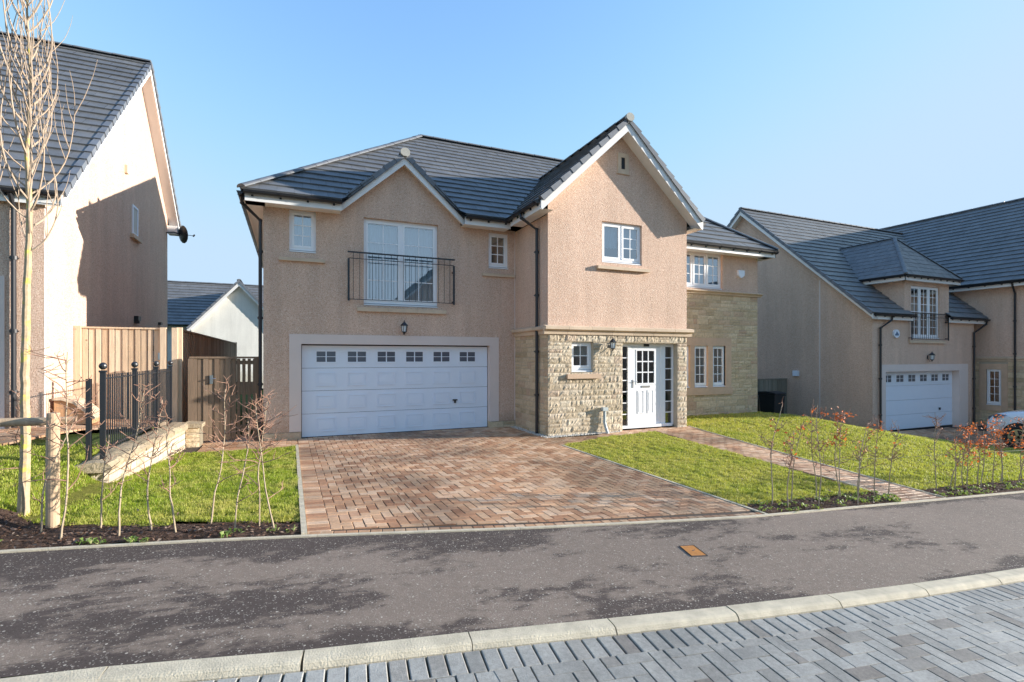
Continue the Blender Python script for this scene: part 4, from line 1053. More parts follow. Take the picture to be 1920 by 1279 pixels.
gable_roof(H1, ((0, GY, 0), (1, 0, 0), (0, 1, 0)), 2.4, 6.47, 1.46, 1.46, .90, -.19, EY0+(6.47-EZ)/PT-GY+.15, -.3, -.3, seed=31, barge=.17)
# porch side eaves (left one visible)
eave_run(H1, (PC-2.27, 11.45), (PC-2.27, PY-.30), (-1, 0), 5.16, .33, br=.4); eave_run(H1, (PC+2.27, PY-.30), (PC+2.27, 11.45), (1, 0), 5.16, .25, br=.4)
# downpipes
downpipe(H1, [(4.86, 10.72, 5.08), (4.86, 10.66, 4.98), (5.205, 10.55, 4.72), (5.205, 10.55, -.02)], clips=(4.2, 3.2, 1.9, .9))
downpipe(H1, [(-.93, 11.72, 5.06), (-.93, 11.80, 4.95), (-.60, 11.97, 4.66), (-.60, 11.97, -.02)], clips=(4, 2.6, 1.2))

# ------------------------------------------------------------------ right neighbour
XR_, YR = 19.0, 11.5; gz = -.96; X2 = 26.25
H2 = thing('house', (XR_, YR, gz), 'beige house on the right with long sloping roof and pyramid-roofed dormer above its garage', 'house', 'detached houses in the street')
FR = ((0, YR, 0), (1, 0, 0), (0, 1, 0)); FRG = ((XR_, 0, 0), (0, -1, 0), (1, 0, 0)); FW = ((X2, 0, 0), (0, -1, 0), (1, 0, 0))
ha, hb = 17.05, 8.5; pp = .9
w = MB(*FRG)
# gable wall facing left: polygon
w.poly([(-YR, 0, -1.3), (-YR, 0, 3.30), (-ha, 0, hb-.14), (-(ha+4.2), 0, hb-.1-pp*4.2), (-(ha+4.2), 0, -1.3)])
w.fr(*FR)
RJ = (21.25, 23.10, 2.47, 4.46); RG = (19.70, 24.42, -1.3, 1.26)
wallpanel(w, XR_, 20.87, gz-.2, 3.2, [RG]); wallpanel(w, 20.87, 23.72, gz-.2, 4.62, [RG, RJ]); wallpanel(w, 23.72, 25.5, gz-.2, 3.2, [RG])
w.fr((25.5, 0, 0), (0, 1, 0), (-1, 0, 0)); wallpanel(w, YR, 13, gz-.2, 3.2)
for xx, s_ in ((20.87, -1), (23.72, 1)):
    w.fr((xx, 0, 0), (0, 1, 0), (-s_, 0, 0)); w.poly([(YR, 0, 3.1), (YR, 0, 4.62), (14.2, 0, 4.62), (14.2, 0, 3.1)])
# wing walls
WY0 = 6.6; WYB = 19; WXR = 36.8; RWIN = (-10.18, -9.55, -.03, 1.36)
w.fr(*FW); wallpanel(w, -WYB, -WY0, 1.74, 4.6)
w.fr((0, WY0, 0), (1, 0, 0), (0, 1, 0)); wallpanel(w, X2, WXR, -1.5, 4.6, gable=[(X2, 4.6), (WXR, 4.6), (31.5, 8.7)])
w.fr((WXR, 0, 0), (0, 1, 0), (-1, 0, 0)); wallpanel(w, WY0, WYB, -1.5, 4.6)
w.fr((0, ha+4.2, 0), (-1, 0, 0), (0, -1, 0)); wallpanel(w, -WXR, -XR_, -1.5, 4.6)
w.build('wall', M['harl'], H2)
box_part(H2, FRG, 'render_bead', 'smooth_render', (-13.50, -13.45, -.004, 0, -1.0, 4.78), (-YR-.001, -YR+.0, -.004, 0, -1, 3.2))
RW2 = (-11.42, -10.94, -.19, 1.28)
s = MB(*FW); wallpanel(s, -WYB, -WY0, -1.4, 1.75, [RW2], n=.004, reveal=.1); s.build('mortar_backing', M['mortar'], H2)
s = MB(*FW); stonework(s, -13, -WY0, -1.2, 1.60, [(-11.66, -10.74, -.42, 1.58)], .011, 24, cell=.08, lmax=.6); s.build('coursed_stone_wall', M['stone_flat'], H2)
stringcourse(H2, FW, -WYB, -WY0, 1.60, 1.78, .07)
m = MB(*FW)
for q in ((-11.66, -11.42, -.02, .1, -.42, 1.50), (-10.94, -10.74, -.02, .1, -.42, 1.50), (-11.42, -10.94, -.02, .1, 1.28, 1.50), (-11.42, -10.94, -.03, .1, -.42, -.19)): m.box(*q)
m.build('stone_window_surround', M['sandpink'], H2)
window(H2, FW, *RW2, rec=.04, leaves=((2, 4),), fw=.05, label='narrow downstairs window in the stone wing wall')
RGD = (19.72, 24.05)
box_part(H2, FR, 'garage_surround', 'smooth_render', (19.48, 19.72, -.022, .3, gz-.1, 1.50), (24.40, 25.02, -.022, .3, gz-.1, 1.50), (19.72, 24.40, -.022, .3, 1.24, 1.50))
garage_door(H2, FR, 19.72, 24.40, gz+.02, 1.24, .22, wx0=.28, wstep=.74, ww=.44, hu=23.5, detail=False)
box_part(H2, FR, 'door_gap_shade', 'black', (19.72, 24.40, .2, .5, gz-.1, gz+.018))  # black strip stands in for the shaded gap below the door
window(H2, FR, *RJ, rec=.06, leaves=((2, 6), (2, 6), (2, 6)), sill=(21.1, 23.4, 2.30, 2.42, .06), curtain=[(21.3, 21.9, 3.3, 4.1, 'blind')], label='tall three-leaf french window in the dormer')
juliet(H2, FR, 21.1, 23.45, 3.42, 2.42, 1, nb=17)
wall_lamp(H2, FR, 22.3, 1.80, h=.42)
m = MB(*FR); m.prism([(20.3+.17*math.cos(a)*1.05, -.06, 2.63+.16*math.sin(a)) for a in [rad(22.5+45*k) for k in range(8)]], (0, .06, 0)); ab2 = m.build('alarm_box', M['upvc'], H2)
m = MB(*FR); m.prism([(20.3-.10, -.063, 2.56), (20.3+.10, -.063, 2.56), (20.3+.11, -.063, 2.62), (20.3+.04, -.063, 2.66), (20.3+.03, -.063, 2.70), (20.3-.03, -.063, 2.70), (20.3-.04, -.063, 2.65), (20.3-.11, -.063, 2.61)], (0, .002, 0)); m.build('alarm_emblem', M['sign_blue'], ab2)
# roofs: main x-ridge
tl, dk = MB(), MB(); c = 1/math.hypot(1, pp); fw_ = 5.75
Ls = fw_/c; X0r = 18.7
kx = 5.2*1.675/Ls
for pl in ([(0, 0), (2.42, 0), (2.42, 1.675), (0, 1.675)], [(4.75, 0), (7.4, 0), (7.4+kx, 1.675), (4.75, 1.675)], [(0, 1.675), (7.4+kx, 1.675), (12.6, Ls), (0, Ls)]):
    slope(tl, dk, (X0r, ha-fw_, hb-pp*fw_), (27, ha-fw_, hb-pp*fw_), (0, c, pp*c), pl, seed=41)
slope(tl, dk, (31, ha+4.5, hb-pp*4.5), (X0r, ha+4.5, hb-pp*4.5), (0, -c, pp*c), [(0, 0), (31-X0r, 0), (31-X0r, 4.5/c), (0, 4.5/c)], seed=42)
# wing, y-ridge
wp = .78; wx, wz = 25.85, 4.77; wr = 31.5; wrz = wz+wp*(wr-wx); cw = 1/math.hypot(1, wp)
slope(tl, dk, (wx, WYB+2, wz), (wx, WY0-.35, wz), (cw, 0, wp*cw), [(0, 0), (WYB+2-WY0+.35, 0), (WYB+2-WY0+.35, (wr-wx)/cw), (0, (wr-wx)/cw)], seed=43)
slope(tl, dk, (wr*2-wx, WY0-.35, wz), (wr*2-wx, WYB+2, wz), (-cw, 0, wp*cw), [(0, 0), (WYB+2-WY0+.35, 0), (WYB+2-WY0+.35, (wr-wx)/cw), (0, (wr-wx)/cw)], seed=44)
rf2 = tl.build('roof', M['tile'], H2); dk.build('roof_deck', M['felt'], rf2)
r = MB(); ridge_run(r, (X0r, ha, hb+.03), (30.9, ha, hb+.03)); r.build('ridge_tiles', M['ridge'], rf2); r = MB(); ridge_run(r, (wr, WY0-.35, wrz+.03), (wr, WYB+2, wrz+.03)); r.build('ridge_tiles', M['ridge'], rf2)
m = MB(*FRG); bt = -.3
for sgn, w_ in ((1, fw_), (-1, 4.5)):
    zt = hb-.035; n0 = -.3
    m.prism([(-ha, n0, zt), (-ha+sgn*w_, n0, zt-pp*w_), (-ha+sgn*w_, n0, zt-pp*w_-.16), (-ha, n0, zt-.25)], (0, .02, 0))
    m.poly([(-ha, n0, zt-.2), (-ha+sgn*w_, n0, zt-pp*w_-.14), (-ha+sgn*w_, 0, zt-pp*w_-.14), (-ha, 0, zt-.2)])
m.build('bargeboard', M['fascia'], H2)
vm = MB(*FRG)
for sgn, w_ in ((1, fw_), (-1, 4.5)):
    d = V((-sgn*c, 0, pp*c)); nn_ = V((sgn*pp*c, 0, c)); L = w_/c; n0 = -.3
    for i in range(int(L/.335)+1):
        s0 = i*.335; s1 = min(L, s0+.345)
        if s1-s0 < .05: continue
        b0 = V((-ha+sgn*w_, 0, hb-pp*w_)); A = b0+d*s0; B = b0+d*s1
        vm.hexa([A+V((0, n0-.05, 0))-nn_*.075, A+V((0, n0+.07, 0))-nn_*.02, B+V((0, n0+.07, 0))-nn_*.04, B+V((0, n0-.035, 0))-nn_*.07,
                 A+V((0, n0-.05, 0))+nn_*.05, A+V((0, n0+.07, 0))+nn_*.05, B+V((0, n0+.07, 0))+nn_*.022, B+V((0, n0-.035, 0))+nn_*.022])
vm.build('verge_units', M['verge'], rf2)
ey = ha-fw_+.04; ez = hb-pp*fw_-.02
eave_run(H2, (X0r+.03, ey), (21.12, ey), (0, -1), ez, .2); eave_run(H2, (23.45, ey), (26.1, ey), (0, -1), ez, .2)
eave_run(H2, (wx+.03, WYB), (wx+.03, WY0-.3), (-1, 0), wz-.03, .37)
# dormer roof: hipped front
dx0, dx1, dyf, dz = 20.48, 24.12, 11.24, 4.80; dap = (22.3, 12.66, 6.56)
tl, dk = MB(), MB(); hwid = (dx1-dx0)/2; dp = (dap[2]-dz)/hwid; cd_ = 1/math.hypot(1, dp); dfy = dap[1]-dyf; dpf = (dap[2]-dz)/dfy; cf = 1/math.hypot(1, dpf)
Ld = hwid/cd_; back = ha-(hb-dap[2])/pp+.1-dyf; backe = ha-(hb-dz)/pp+.1-dyf
slope(tl, dk, (dx0, dyf, dz), (dx0, dyf+1, dz), (cd_, 0, dp*cd_), [(0, 0), (backe, 0), (back, Ld), (dfy, Ld)], gauge=.24, tw=.25, seed=51, th=.010)
slope(tl, dk, (dx1, dyf, dz), (dx1, dyf+1, dz), (-cd_, 0, dp*cd_), [(0, 0), (backe, 0), (back, Ld), (dfy, Ld)], gauge=.24, tw=.25, seed=52, th=.010)
slope(tl, dk, (dx0, dyf, dz), (dx1, dyf, dz), (0, cf, dpf*cf), [(0, 0), (2*hwid, 0), (hwid, dfy/cf)], gauge=.24, tw=.25, seed=53, th=.010)
dr = tl.build('dormer_roof', M['tile'], H2); dk.build('dormer_roof_deck', M['felt'], dr)
r = MB(); ridge_run(r, (dx0, dyf, dz+.03), (dap[0], dap[1], dap[2]+.02), r=.07); ridge_run(r, (dx1, dyf, dz+.03), (dap[0], dap[1], dap[2]+.02), r=.07); ridge_run(r, (dap[0], dap[1], dap[2]+.02), (dap[0], dyf+back, dap[2]+.02), r=.07)
r.build('hip_tiles', M['ridge'], dr)
eave_run(H2, (dx0+.04, dyf+.04), (dx1-.04, dyf+.04), (0, -1), dz-.02, .25, br=.4); eave_run(H2, (dx0+.04, 13.2), (dx0+.04, dyf+.04), (-1, 0), dz-.02, .36); eave_run(H2, (dx1-.04, dyf+.04), (dx1-.04, 13.2), (1, 0), dz-.02, .36)
# slope of roof beside dormer meets wing: downpipes
downpipe(H2, [(19.75, ey-.07, ez-.06), (19.75, ey-.04, ez-.2), (19.33, 11.43, ez-.5), (19.33, 11.43, gz-.05)], clips=(2.2, 1, -.3))
downpipe(H2, [(25.95, ey-.07, ez-.06), (25.95, ey-.04, ez-.2), (25.36, 11.43, ez-.55), (25.36, 11.43, gz-.05)], clips=(2.2, .9, -.3))
dd = downpipe(H2, [(wx-.02, 10.45, wz-.1), (wx+.04, 10.45, wz-.2), (X2-.06, 10.5, wz-.48), (X2-.06, 10.5, gz-.05)], clips=(3.2, 1.9, .6))
box_part(H2, FRG, 'flue_terminal', 'upvc', (-14.6, -14.35, -.08, 0, 1.0, 1.22))

# ------------------------------------------------------------------ left neighbour
XL_, YL = -3.8, 10.95; gl = .6
H3 = thing('house', (XL_, YL, gl), 'house cut by the left picture edge, tall sunlit gable wall rising above the fence', 'house', 'detached houses in the street')
FLF = ((0, YL, 0), (1, 0, 0), (0, 1, 0)); FLG = ((XL_, 0, 0), (0, 1, 0), (-1, 0, 0))
la, lz = 16.67, 9.79; lp = .9; lf, lr = 5.86, 3.9; LB = 20.2
w = MB(*FLG)
GW = (16.05, 16.62, 4.98, 5.72)
w.poly([(YL, 0, .2), (LB, 0, .2), (LB, 0, lz-.15-lp*(LB-la)), (la, 0, lz-.14), (YL, 0, lz-.14-lp*(la-YL))])
w.fr(*FLF); wallpanel(w, -12, XL_, .3, 4.62, [(-9, -4.55, .3, 2.9)])
w.fr((0, LB, 0), (-1, 0, 0), (0, -1, 0)); wallpanel(w, 3.8, 12, .2, 6.4)
w.fr((-12, 0, 0), (0, -1, 0), (1, 0, 0)); wallpanel(w, -LB, -YL, .2, 6.4)
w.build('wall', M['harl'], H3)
box_part(H3, FLF, 'garage_surround', 'smooth_render', (-4.55, -4.30, -.022, .16, .5, 3.1), (-9, -4.55, -.022, .16, 2.8, 3.1))
garage_door(H3, FLF, -9, -4.55, .62, 2.8, .14, wx0=.4, detail=False)
box_part(H3, FLG, 'render_bead', 'smooth_render', (YL, YL+.05, -.004, 0, .62, 4.5))
# narrow gable window (frame on wall face)
m = MB(*FLG); m.box(16.05, 16.10, -.03, .0, 4.98, 5.75); m.box(16.50, 16.55, -.03, 0, 4.98, 5.75); m.box(16.10, 16.50, -.03, 0, 5.70, 5.75); m.box(16.10, 16.50, -.03, 0, 4.98, 5.03)
gw = m.build('window', M['upvc'], H3)
m = MB(*FLG); m.poly([(16.10, -.012, 5.03), (16.50, -.012, 5.03), (16.50, -.012, 5.70), (16.10, -.012, 5.70)]); m.build('pane', M['blind'], gw)  # opaque pane, its colour stands in for the shaded window recess
m = MB(*FLG); m.box(15.9, 16.7, -.09, 0, 4.86, 4.96); m.build('sill', M['sand'], gw)
box_part(H3, FLG, 'wall_vent', 'sand', (15.42, 15.56, -.06, 0, 6.36, 6.56))
box_part(H3, FLG, 'flue_terminal', 'black', (16.25, 16.5, -.10, 0, 2.74, 2.86), (16.25, 16.32, -.12, 0, 2.66, 2.74)); box_part(H3, FLG, 'pipe_terminal', 'black', (18.9, 19.1, -.08, 0, 2.78, 2.86))
tl, dk = MB(), MB(); c = 1/math.hypot(1, lp); XO = -3.52
slope(tl, dk, (-13, la-lf, lz-lp*lf), (XO, la-lf, lz-lp*lf), (0, c, lp*c), [(0, 0), (XO+13, 0), (XO+13, lf/c), (0, lf/c)], seed=61)
slope(tl, dk, (XO, la+lr, lz-lp*lr), (-13, la+lr, lz-lp*lr), (0, -c, lp*c), [(0, 0), (XO+13, 0), (XO+13, lr/c), (0, lr/c)], seed=62)
rf3 = tl.build('roof', M['tile'], H3); dk.build('roof_deck', M['felt'], rf3)
r = MB(); ridge_run(r, (-13, la, lz+.03), (XO, la, lz+.03)); r.build('ridge_tiles', M['ridge'], rf3)
m = MB(*FLG); n0 = XL_-XO
for sgn, w_ in ((-1, lf), (1, lr)):
    zt = lz-.035
    m.prism([(la, n0, zt), (la+sgn*w_, n0, zt-lp*w_), (la+sgn*w_, n0, zt-lp*w_-.17), (la, n0, zt-.26)], (0, .02, 0))
    m.poly([(la, n0, zt-.21), (la+sgn*w_, n0, zt-lp*w_-.15), (la+sgn*w_, 0, zt-lp*w_-.15), (la, 0, zt-.21)])
m.box(LB, la+lr, n0, 0, lz-lp*lr-.36, lz-lp*lr-.1); m.build('bargeboard', M['fascia'], H3)
vm = MB(*FLG)
for sgn, w_ in ((-1, lf), (1, lr)):
    d = V((-sgn*c, 0, lp*c)); nn_ = V((sgn*lp*c, 0, c)); L = w_/c
    for i in range(int(L/.335)+1):
        s0 = i*.335; s1 = min(L, s0+.345)
        if s1-s0 < .05: continue
        b0 = V((la+sgn*w_, 0, lz-lp*w_)); A = b0+d*s0; B = b0+d*s1
        vm.hexa([A+V((0, n0-.05, 0))-nn_*.075, A+V((0, n0+.07, 0))-nn_*.02, B+V((0, n0+.07, 0))-nn_*.04, B+V((0, n0-.035, 0))-nn_*.07,
                 A+V((0, n0-.05, 0))+nn_*.05, A+V((0, n0+.07, 0))+nn_*.05, B+V((0, n0+.07, 0))+nn_*.022, B+V((0, n0-.035, 0))+nn_*.022])
vm.build('verge_units', M['verge'], rf3)
eave_run(H3, (-13, la-lf+.02), (XO-.03, la-lf+.02), (0, -1), lz-lp*lf-.02, .13)
eave_run(H3, (XO-.03, la+lr-.02), (-13, la+lr-.02), (0, 1), lz-lp*lr-.02, .3)
downpipe(H3, [(-4.17, la-lf-.04, lz-lp*lf-.08), (-4.17, YL-.06, lz-lp*lf-.3), (-4.17, YL-.06, .62)], clips=(3.4, 2.2, 1.2))
# satellite dish at the back eave
dc = V((-3.42, 20.25, 5.93)); K = 14; ax = V((.80, .58, .15)).normalized(); s1_ = ax.orthogonal().normalized(); s2_ = ax.cross(s1_)
m = MB()
for rr_, dd_ in ((.004, .0), (.16, .02), (.30, .07)):
    for k in range(K):
        a = 2*math.pi*k/K; m.v.append(tuple(dc+ax*dd_+s1_*rr_*math.cos(a)+s2_*rr_*math.sin(a)))
for i in range(2):
    for k in range(K): k2 = (k+1) % K; m.f.append((i*K+k, i*K+k2, (i+1)*K+k2, (i+1)*K+k))
dish = m.build('satellite_dish', M['black'], H3)
m = MB(); m.tube([(-3.8, 20.0, 5.9), (-3.6, 20.1, 5.95), tuple(dc)], .02, 6); m.build('dish_bracket', M['black'], dish)
m = MB(); m.tube([tuple(dc), tuple(dc+V((.36, .09, .0)))], .010, 6); m.build('dish_arm', M['black'], dish)
m = MB(); m.tube([tuple(dc+V((.34, .08, -.03))), tuple(dc+V((.38, .09, .04)))], .028, 6); m.build('dish_receiver', M['black'], dish)


# ------------------------------------------------------------------ white bungalow far behind the gate
H4 = thing('house', (-2.6, 32, .6), 'small distant white-rendered house whose gable peeks over the side fence between two houses', 'house', 'detached houses in the street')
w = MB((0, 32, 0), (1, 0, 0), (0, 1, 0)); bz = 6.0; bp = 1.1; bw = 2.45
wallpanel(w, -2.64-bw+.15, -2.64+bw-.15, 0, bz-bp*bw, [(-4.6, -3.5, 1.9, 2.75)], gable=[(-2.64-bw+.15, bz-bp*bw), (-2.64+bw-.15, bz-bp*bw), (-2.64, bz-.25)])
w.fr((-2.64-bw+.15, 0, 0), (0, -1, 0), (1, 0, 0)); wallpanel(w, -36, -32, 0, bz-bp*bw)
w.fr((-2.64+bw-.15, 0, 0), (0, 1, 0), (-1, 0, 0)); wallpanel(w, 32, 36, 0, bz-bp*bw)
w.fr((0, 34, 0), (1, 0, 0), (0, 1, 0)); wallpanel(w, -16, 8, 0, 3.6)
w.fr((-16, 0, 0), (0, -1, 0), (1, 0, 0)); wallpanel(w, -42, -34, 0, 3.6)
w.build('wall', M['harl_white'], H4)
gable_roof(H4, ((0, 32, 0), (1, 0, 0), (0, 1, 0)), -2.64, bz, bw, bw, bp, -.3, 5.2, 2.6, 2.6, cap=False, seed=71)
tl, dk = MB(), MB(); q = .72; c = 1/math.hypot(1, q); rz = 1.775+4.0*37.5/32; ez4 = rz-q*4
slope(tl, dk, (-17, 33.5, ez4), (9, 33.5, ez4), (0, c, q*c), [(0, 0), (26, 0), (26, 4/c), (0, 4/c)], seed=72)
slope(tl, dk, (9, 41.5, ez4), (-17, 41.5, ez4), (0, -c, q*c), [(0, 0), (26, 0), (26, 4/c), (0, 4/c)], seed=73)
rf4 = tl.build('roof', M['tile'], H4); dk.build('roof_deck', M['felt'], rf4); r = MB(); ridge_run(r, (-17, 37.5, rz+.03), (9, 37.5, rz+.03)); r.build('ridge_tiles', M['ridge'], rf4)
window(H4, ((0, 32, 0), (1, 0, 0), (0, 1, 0)), -4.6, -3.5, 1.9, 2.75, leaves=((1, 1), (1, 1)))

# houses across the street: seen only mirrored; two are added to block bright sky in panes
def far_house(cx, label):
    h = thing('house', (cx, -16, -.9), label, 'house', 'detached houses in the street')
    F0 = ((cx, -16, 0), (-1, 0, 0), (0, -1, 0)); w = MB(*F0)
    wallpanel(w, -6, 6, -1.5, 4.6, [(-3, -1.5, 2.8, 4), (1.5, 3, 2.8, 4)], gable=[(-6, 4.6), (6, 4.6), (0, 9.7)])
    w.fr((cx+6, 0, 0), (0, -1, 0), (-1, 0, 0)); wallpanel(w, 16, 24, -1.5, 4.6); w.fr((cx-6, 0, 0), (0, 1, 0), (1, 0, 0)); wallpanel(w, -24, -16, -1.5, 4.6)
    w.fr((cx, -24, 0), (1, 0, 0), (0, 1, 0)); wallpanel(w, -6, 6, -1.5, 4.6, gable=[(-6, 4.6), (6, 4.6), (0, 9.7)])
    w.build('wall', M['harl'], h)
    gable_roof(h, F0, 0, 10.0, 6.5, 6.5, .86, -.35, 8.4, 8.4, 8.4, cap=False, seed=81)
    for a, b in ((-3, -1.5), (1.5, 3)): window(h, F0, a, b, 2.8, 4, leaves=((1, 1), (1, 1)))
far_house(12.2, 'house across the street, its gable slope mirrored in the french window panes')
far_house(43, 'unseen house added far along the opposite side to dim the mullioned window reflection')
far_house(28, 'unseen house added across the street to darken the ground floor panes by the front door')

# ------------------------------------------------------------------ retaining wall, railing, fences, gate
M['mortar_dark'] = plain('recessed mortar', (.20, .17, .12), .95)
t = thing('retaining_wall', (-2.1, 8, .1), 'low sunlit sandstone retaining wall with sloping top stones under the black railing', 'wall')
wd = V((.21, 3.77, 0)); WLn = wd.length; wd.normalize(); FWl = ((-2.12, 7.93, 0), tuple(wd), (-wd.y, wd.x, 0)); XW = lambda y: -2.12+(y-7.93)*.21/3.77
m = MB(*FWl); wallpanel(m, .02, WLn, -.1, .42, n=.003)
m.fr((0, 7.95, 0), (1, 0, 0), (0, 1, 0)); wallpanel(m, -2.38, -2.12, 0, .42, n=.003); m.fr((-2.38, 0, 0), (0, -1, 0), (1, 0, 0)); wallpanel(m, -11.7, -7.95, 0, .42)
m.fr((0, 11.7, 0), (1, 0, 0), (0, 1, 0)); wallpanel(m, -1.9, -1.66, -.1, .42, n=.003); m.fr((-1.66, 0, 0), (0, 1, 0), (-1, 0, 0)); wallpanel(m, 11.7, 12.1, -.1, .42)
m.build('mortar_core', M['mortar_dark'], t)
m = MB(*FWl); stonework(m, 0, WLn, -.06, .38, [], .022, 51, hmin=.10, hmax=.15, lmin=.18, lmax=.42, cell=.05, gap=.016); m.build('stone_facing', M['stone'], t)
m = MB((0, 7.93, 0), (1, 0, 0), (0, 1, 0)); stonework(m, -2.38, -2.12, .10, .36, [], .02, 52, hmin=.1, hmax=.12, cell=.04); m.build('stone_facing', M['stone'], t)
m = MB((0, 11.7, 0), (1, 0, 0), (0, 1, 0)); stonework(m, -1.9, -1.66, -.06, .38, [], .014, 53, cell=.05); m.build('stone_facing', M['stone_flat'], t)
rs = random.Random(9); y = 7.82
cm = MB()
while y < 11.7:
    L = rs.uniform(.38, .55); y1 = min(11.74, y+L)
    if 11.74-y1 < .2: y1 = 11.74
    bse = len(cm.v); ny = 5; prof = [(.05, .37), (.06, .44), (.02, .48), (-.10, .50), (-.22, .50), (-.31, .47), (-.31, .38)]
    for j in range(ny+1):
        yy = y+.007+(y1-y-.014)*j/ny
        for (x, z) in prof: cm.v.append((XW(yy)+x+rs.uniform(-.009, .009), yy, z-.035*(yy < 8.6)*(8.6-yy)/.8+rs.uniform(-.009, .009)))
    P_ = len(prof)
    for j in range(ny):
        for k in range(P_-1): a_ = bse+j*P_+k; cm.f.append((a_, a_+1, a_+P_+1, a_+P_))
    cm.f.append(tuple(bse+k for k in range(P_))); cm.f.append(tuple(bse+ny*P_+k for k in range(P_-1, -1, -1)))
    y = y1
for j in range(1): cm.hexa([(-1.92, 11.66, .38), (-1.62, 11.66, .38), (-1.62, 12.1, .38), (-1.92, 12.1, .38), (-1.92, 11.66, .48), (-1.62, 11.66, .45), (-1.62, 12.1, .45), (-1.92, 12.1, .48)])
cm.build('coping', M['coping'], t)
# railing
t = thing('metal_railing', (-2.2, 8, .48), 'black iron railing with ball-topped posts along the low stone wall', 'railing')
m = MB(); px = -2.2
ps = [8.02, 9.45, 10.8, 11.95]
for k, yy in enumerate(ps):
    q = MB(); q.box(px-.028, px+.028, yy-.028, yy+.028, .46, 1.60); q.box(px-.036, px+.036, yy-.036, yy+.036, 1.58, 1.605); q.sphere((px, yy, 1.66), .046, 12, 8); q.build('post', M['iron'], t)
q = MB(); q.box(px-.17, px-.12, 7.99, 8.05, .42, 1.50); q.build('end_post', M['iron'], t)
for z in (1.50, .60): m.box(px-.014, px+.014, ps[0], ps[-1], z-.008, z+.008)
n = int((ps[-1]-ps[0])/.092)
for k in range(1, n): yy = ps[0]+(ps[-1]-ps[0])*k/n; m.tube([(px, yy, .56), (px, yy, 1.55)], .0085, 5, cap=False)
m.build('railing_panel', M['iron'], t)
def board_fence(root, F, u0, u1, z0, z1, zb=None, bw=.11, mat='wood', cap=True, gap=0., seed=1):
    rs = random.Random(seed); m = MB(*F); u = u0; k = 0; zf_ = (lambda u: z0) if zb is None else zb
    while u < u1-.02:
        w_ = min(bw, u1-u); n = -.012 if k % 2 else .0
        m.box(u+(.006 if k % 2 else -.004), u+w_-(.006 if k % 2 else -.004)-gap, n, n+.018, zf_(u), z1-rs.uniform(0, .004)); u += w_; k += 1
    b = m.build('boards', M[mat], root)
    if cap: m = MB(*F); m.box(u0, u1, -.035, .05, z1, z1+.032); m.build('cap_rail', M[mat], root)
    return b
t = thing('fence', (-3.1, 12.25, .5), 'tall pale sunlit board fence facing the street beside the left house', 'fence', 'timber fences')
FA = ((0, 12.25, 0), (1, 0, 0), (0, 1, 0))
board_fence(t, FA, -3.79, -2.36, .40, 2.33, bw=.105, gap=.014, seed=1)
for z_ in (.9, 1.9): bk_ = MB(*FA); bk_.box(-3.79, -2.36, .024, .05, z_, z_+.1); bk_.build('rear_rail', M['wood_dark'], t)
for x in (-3.74, -2.37, -2.17):
    m = MB(); m.box(x-.05, x+.05, 12.19, 12.29, .3, 2.37); m.build('post', M['wood'], t)
m = MB(*FA); m.box(-2.46, -2.40, -.035, -.03+.006, 1.72, 1.86); m.build('latch', M['chrome'], t)
t = thing('fence', (-2.1, 17, .3), 'tall brown side fence running back between the two houses, pale post at its near end', 'fence', 'timber fences')
board_fence(t, ((-2.1, 0, 0), (0, 1, 0), (-1, 0, 0)), 12.35, 23.6, .1, 2.32, bw=.125, mat='wood_mid', seed=2)
for y in (12.28, 23.65): m = MB(); m.box(-2.15, -2.05, y-.045, y+.045, -.1, 2.38); m.build('post', M['wood'], t)
for y in (15, 18, 21): m = MB(); m.box(-2.2, -2.11, y-.045, y+.045, -.1, 2.3); m.build('post', M['wood_dark'], t)
t = thing('garden_gate', (-1.3, 12.15, 0), 'dark brown slatted garden gate between side fence and garage wall', 'gate')
FGt = ((0, 12.12, 0), (1, 0, 0), (0, 1, 0)); m = MB(*FGt); rs = random.Random(5)
us = [-1.86+.1*i for i in range(13)]
for i, u in enumerate(us):
    if i >= 8: m.box(u+.012, u+.072, 0, .02, .08, 1.74)
    else: m.box(u+.003, u+.094, 0 if i % 2 else -.014, .02, .05, 1.74)
m.build('slats', M['wood_dark'], t)
m = MB(*FGt); m.box(-1.9, -.64, -.03, .05, 1.745, 1.785); m.box(-1.86, -.65, .022, .06, .25, .34); m.box(-1.86, -.65, .022, .06, .98, 1.25); m.box(-1.86, -.65, .022, .06, 1.62, 1.70); m.build('rails', M['wood_dark'], t)
for x in (-1.88, -.68): m = MB(); m.box(x-.045, x+.045, 12.1, 12.19, -.05, 1.75); m.build('post', M['wood_dark'], t)
m = MB(*FGt); m.box(-1.54, -1.48, -.04, -.014, 1.22, 1.40); m.tube([(-1.51, -.04, 1.33), (-1.51, -.07, 1.33), (-1.43, -.07, 1.33)], .01, 6); m.build('latch', M['chrome'], t)
t = thing('fence', (16.5, 14.9, -.4), 'shaded grey board fence between the middle and right houses', 'fence', 'timber fences')
board_fence(t, ((0, 14.9, 0), (1, 0, 0), (0, 1, 0)), 13.86, 18.98, -.9, .86, bw=.13, mat='wood_grey', seed=3)
for x in (14.0, 16.5, 18.9): m = MB(); m.box(x-.05, x+.05, 14.93, 15.03, -1, .84); m.build('post', M['wood_grey'], t)

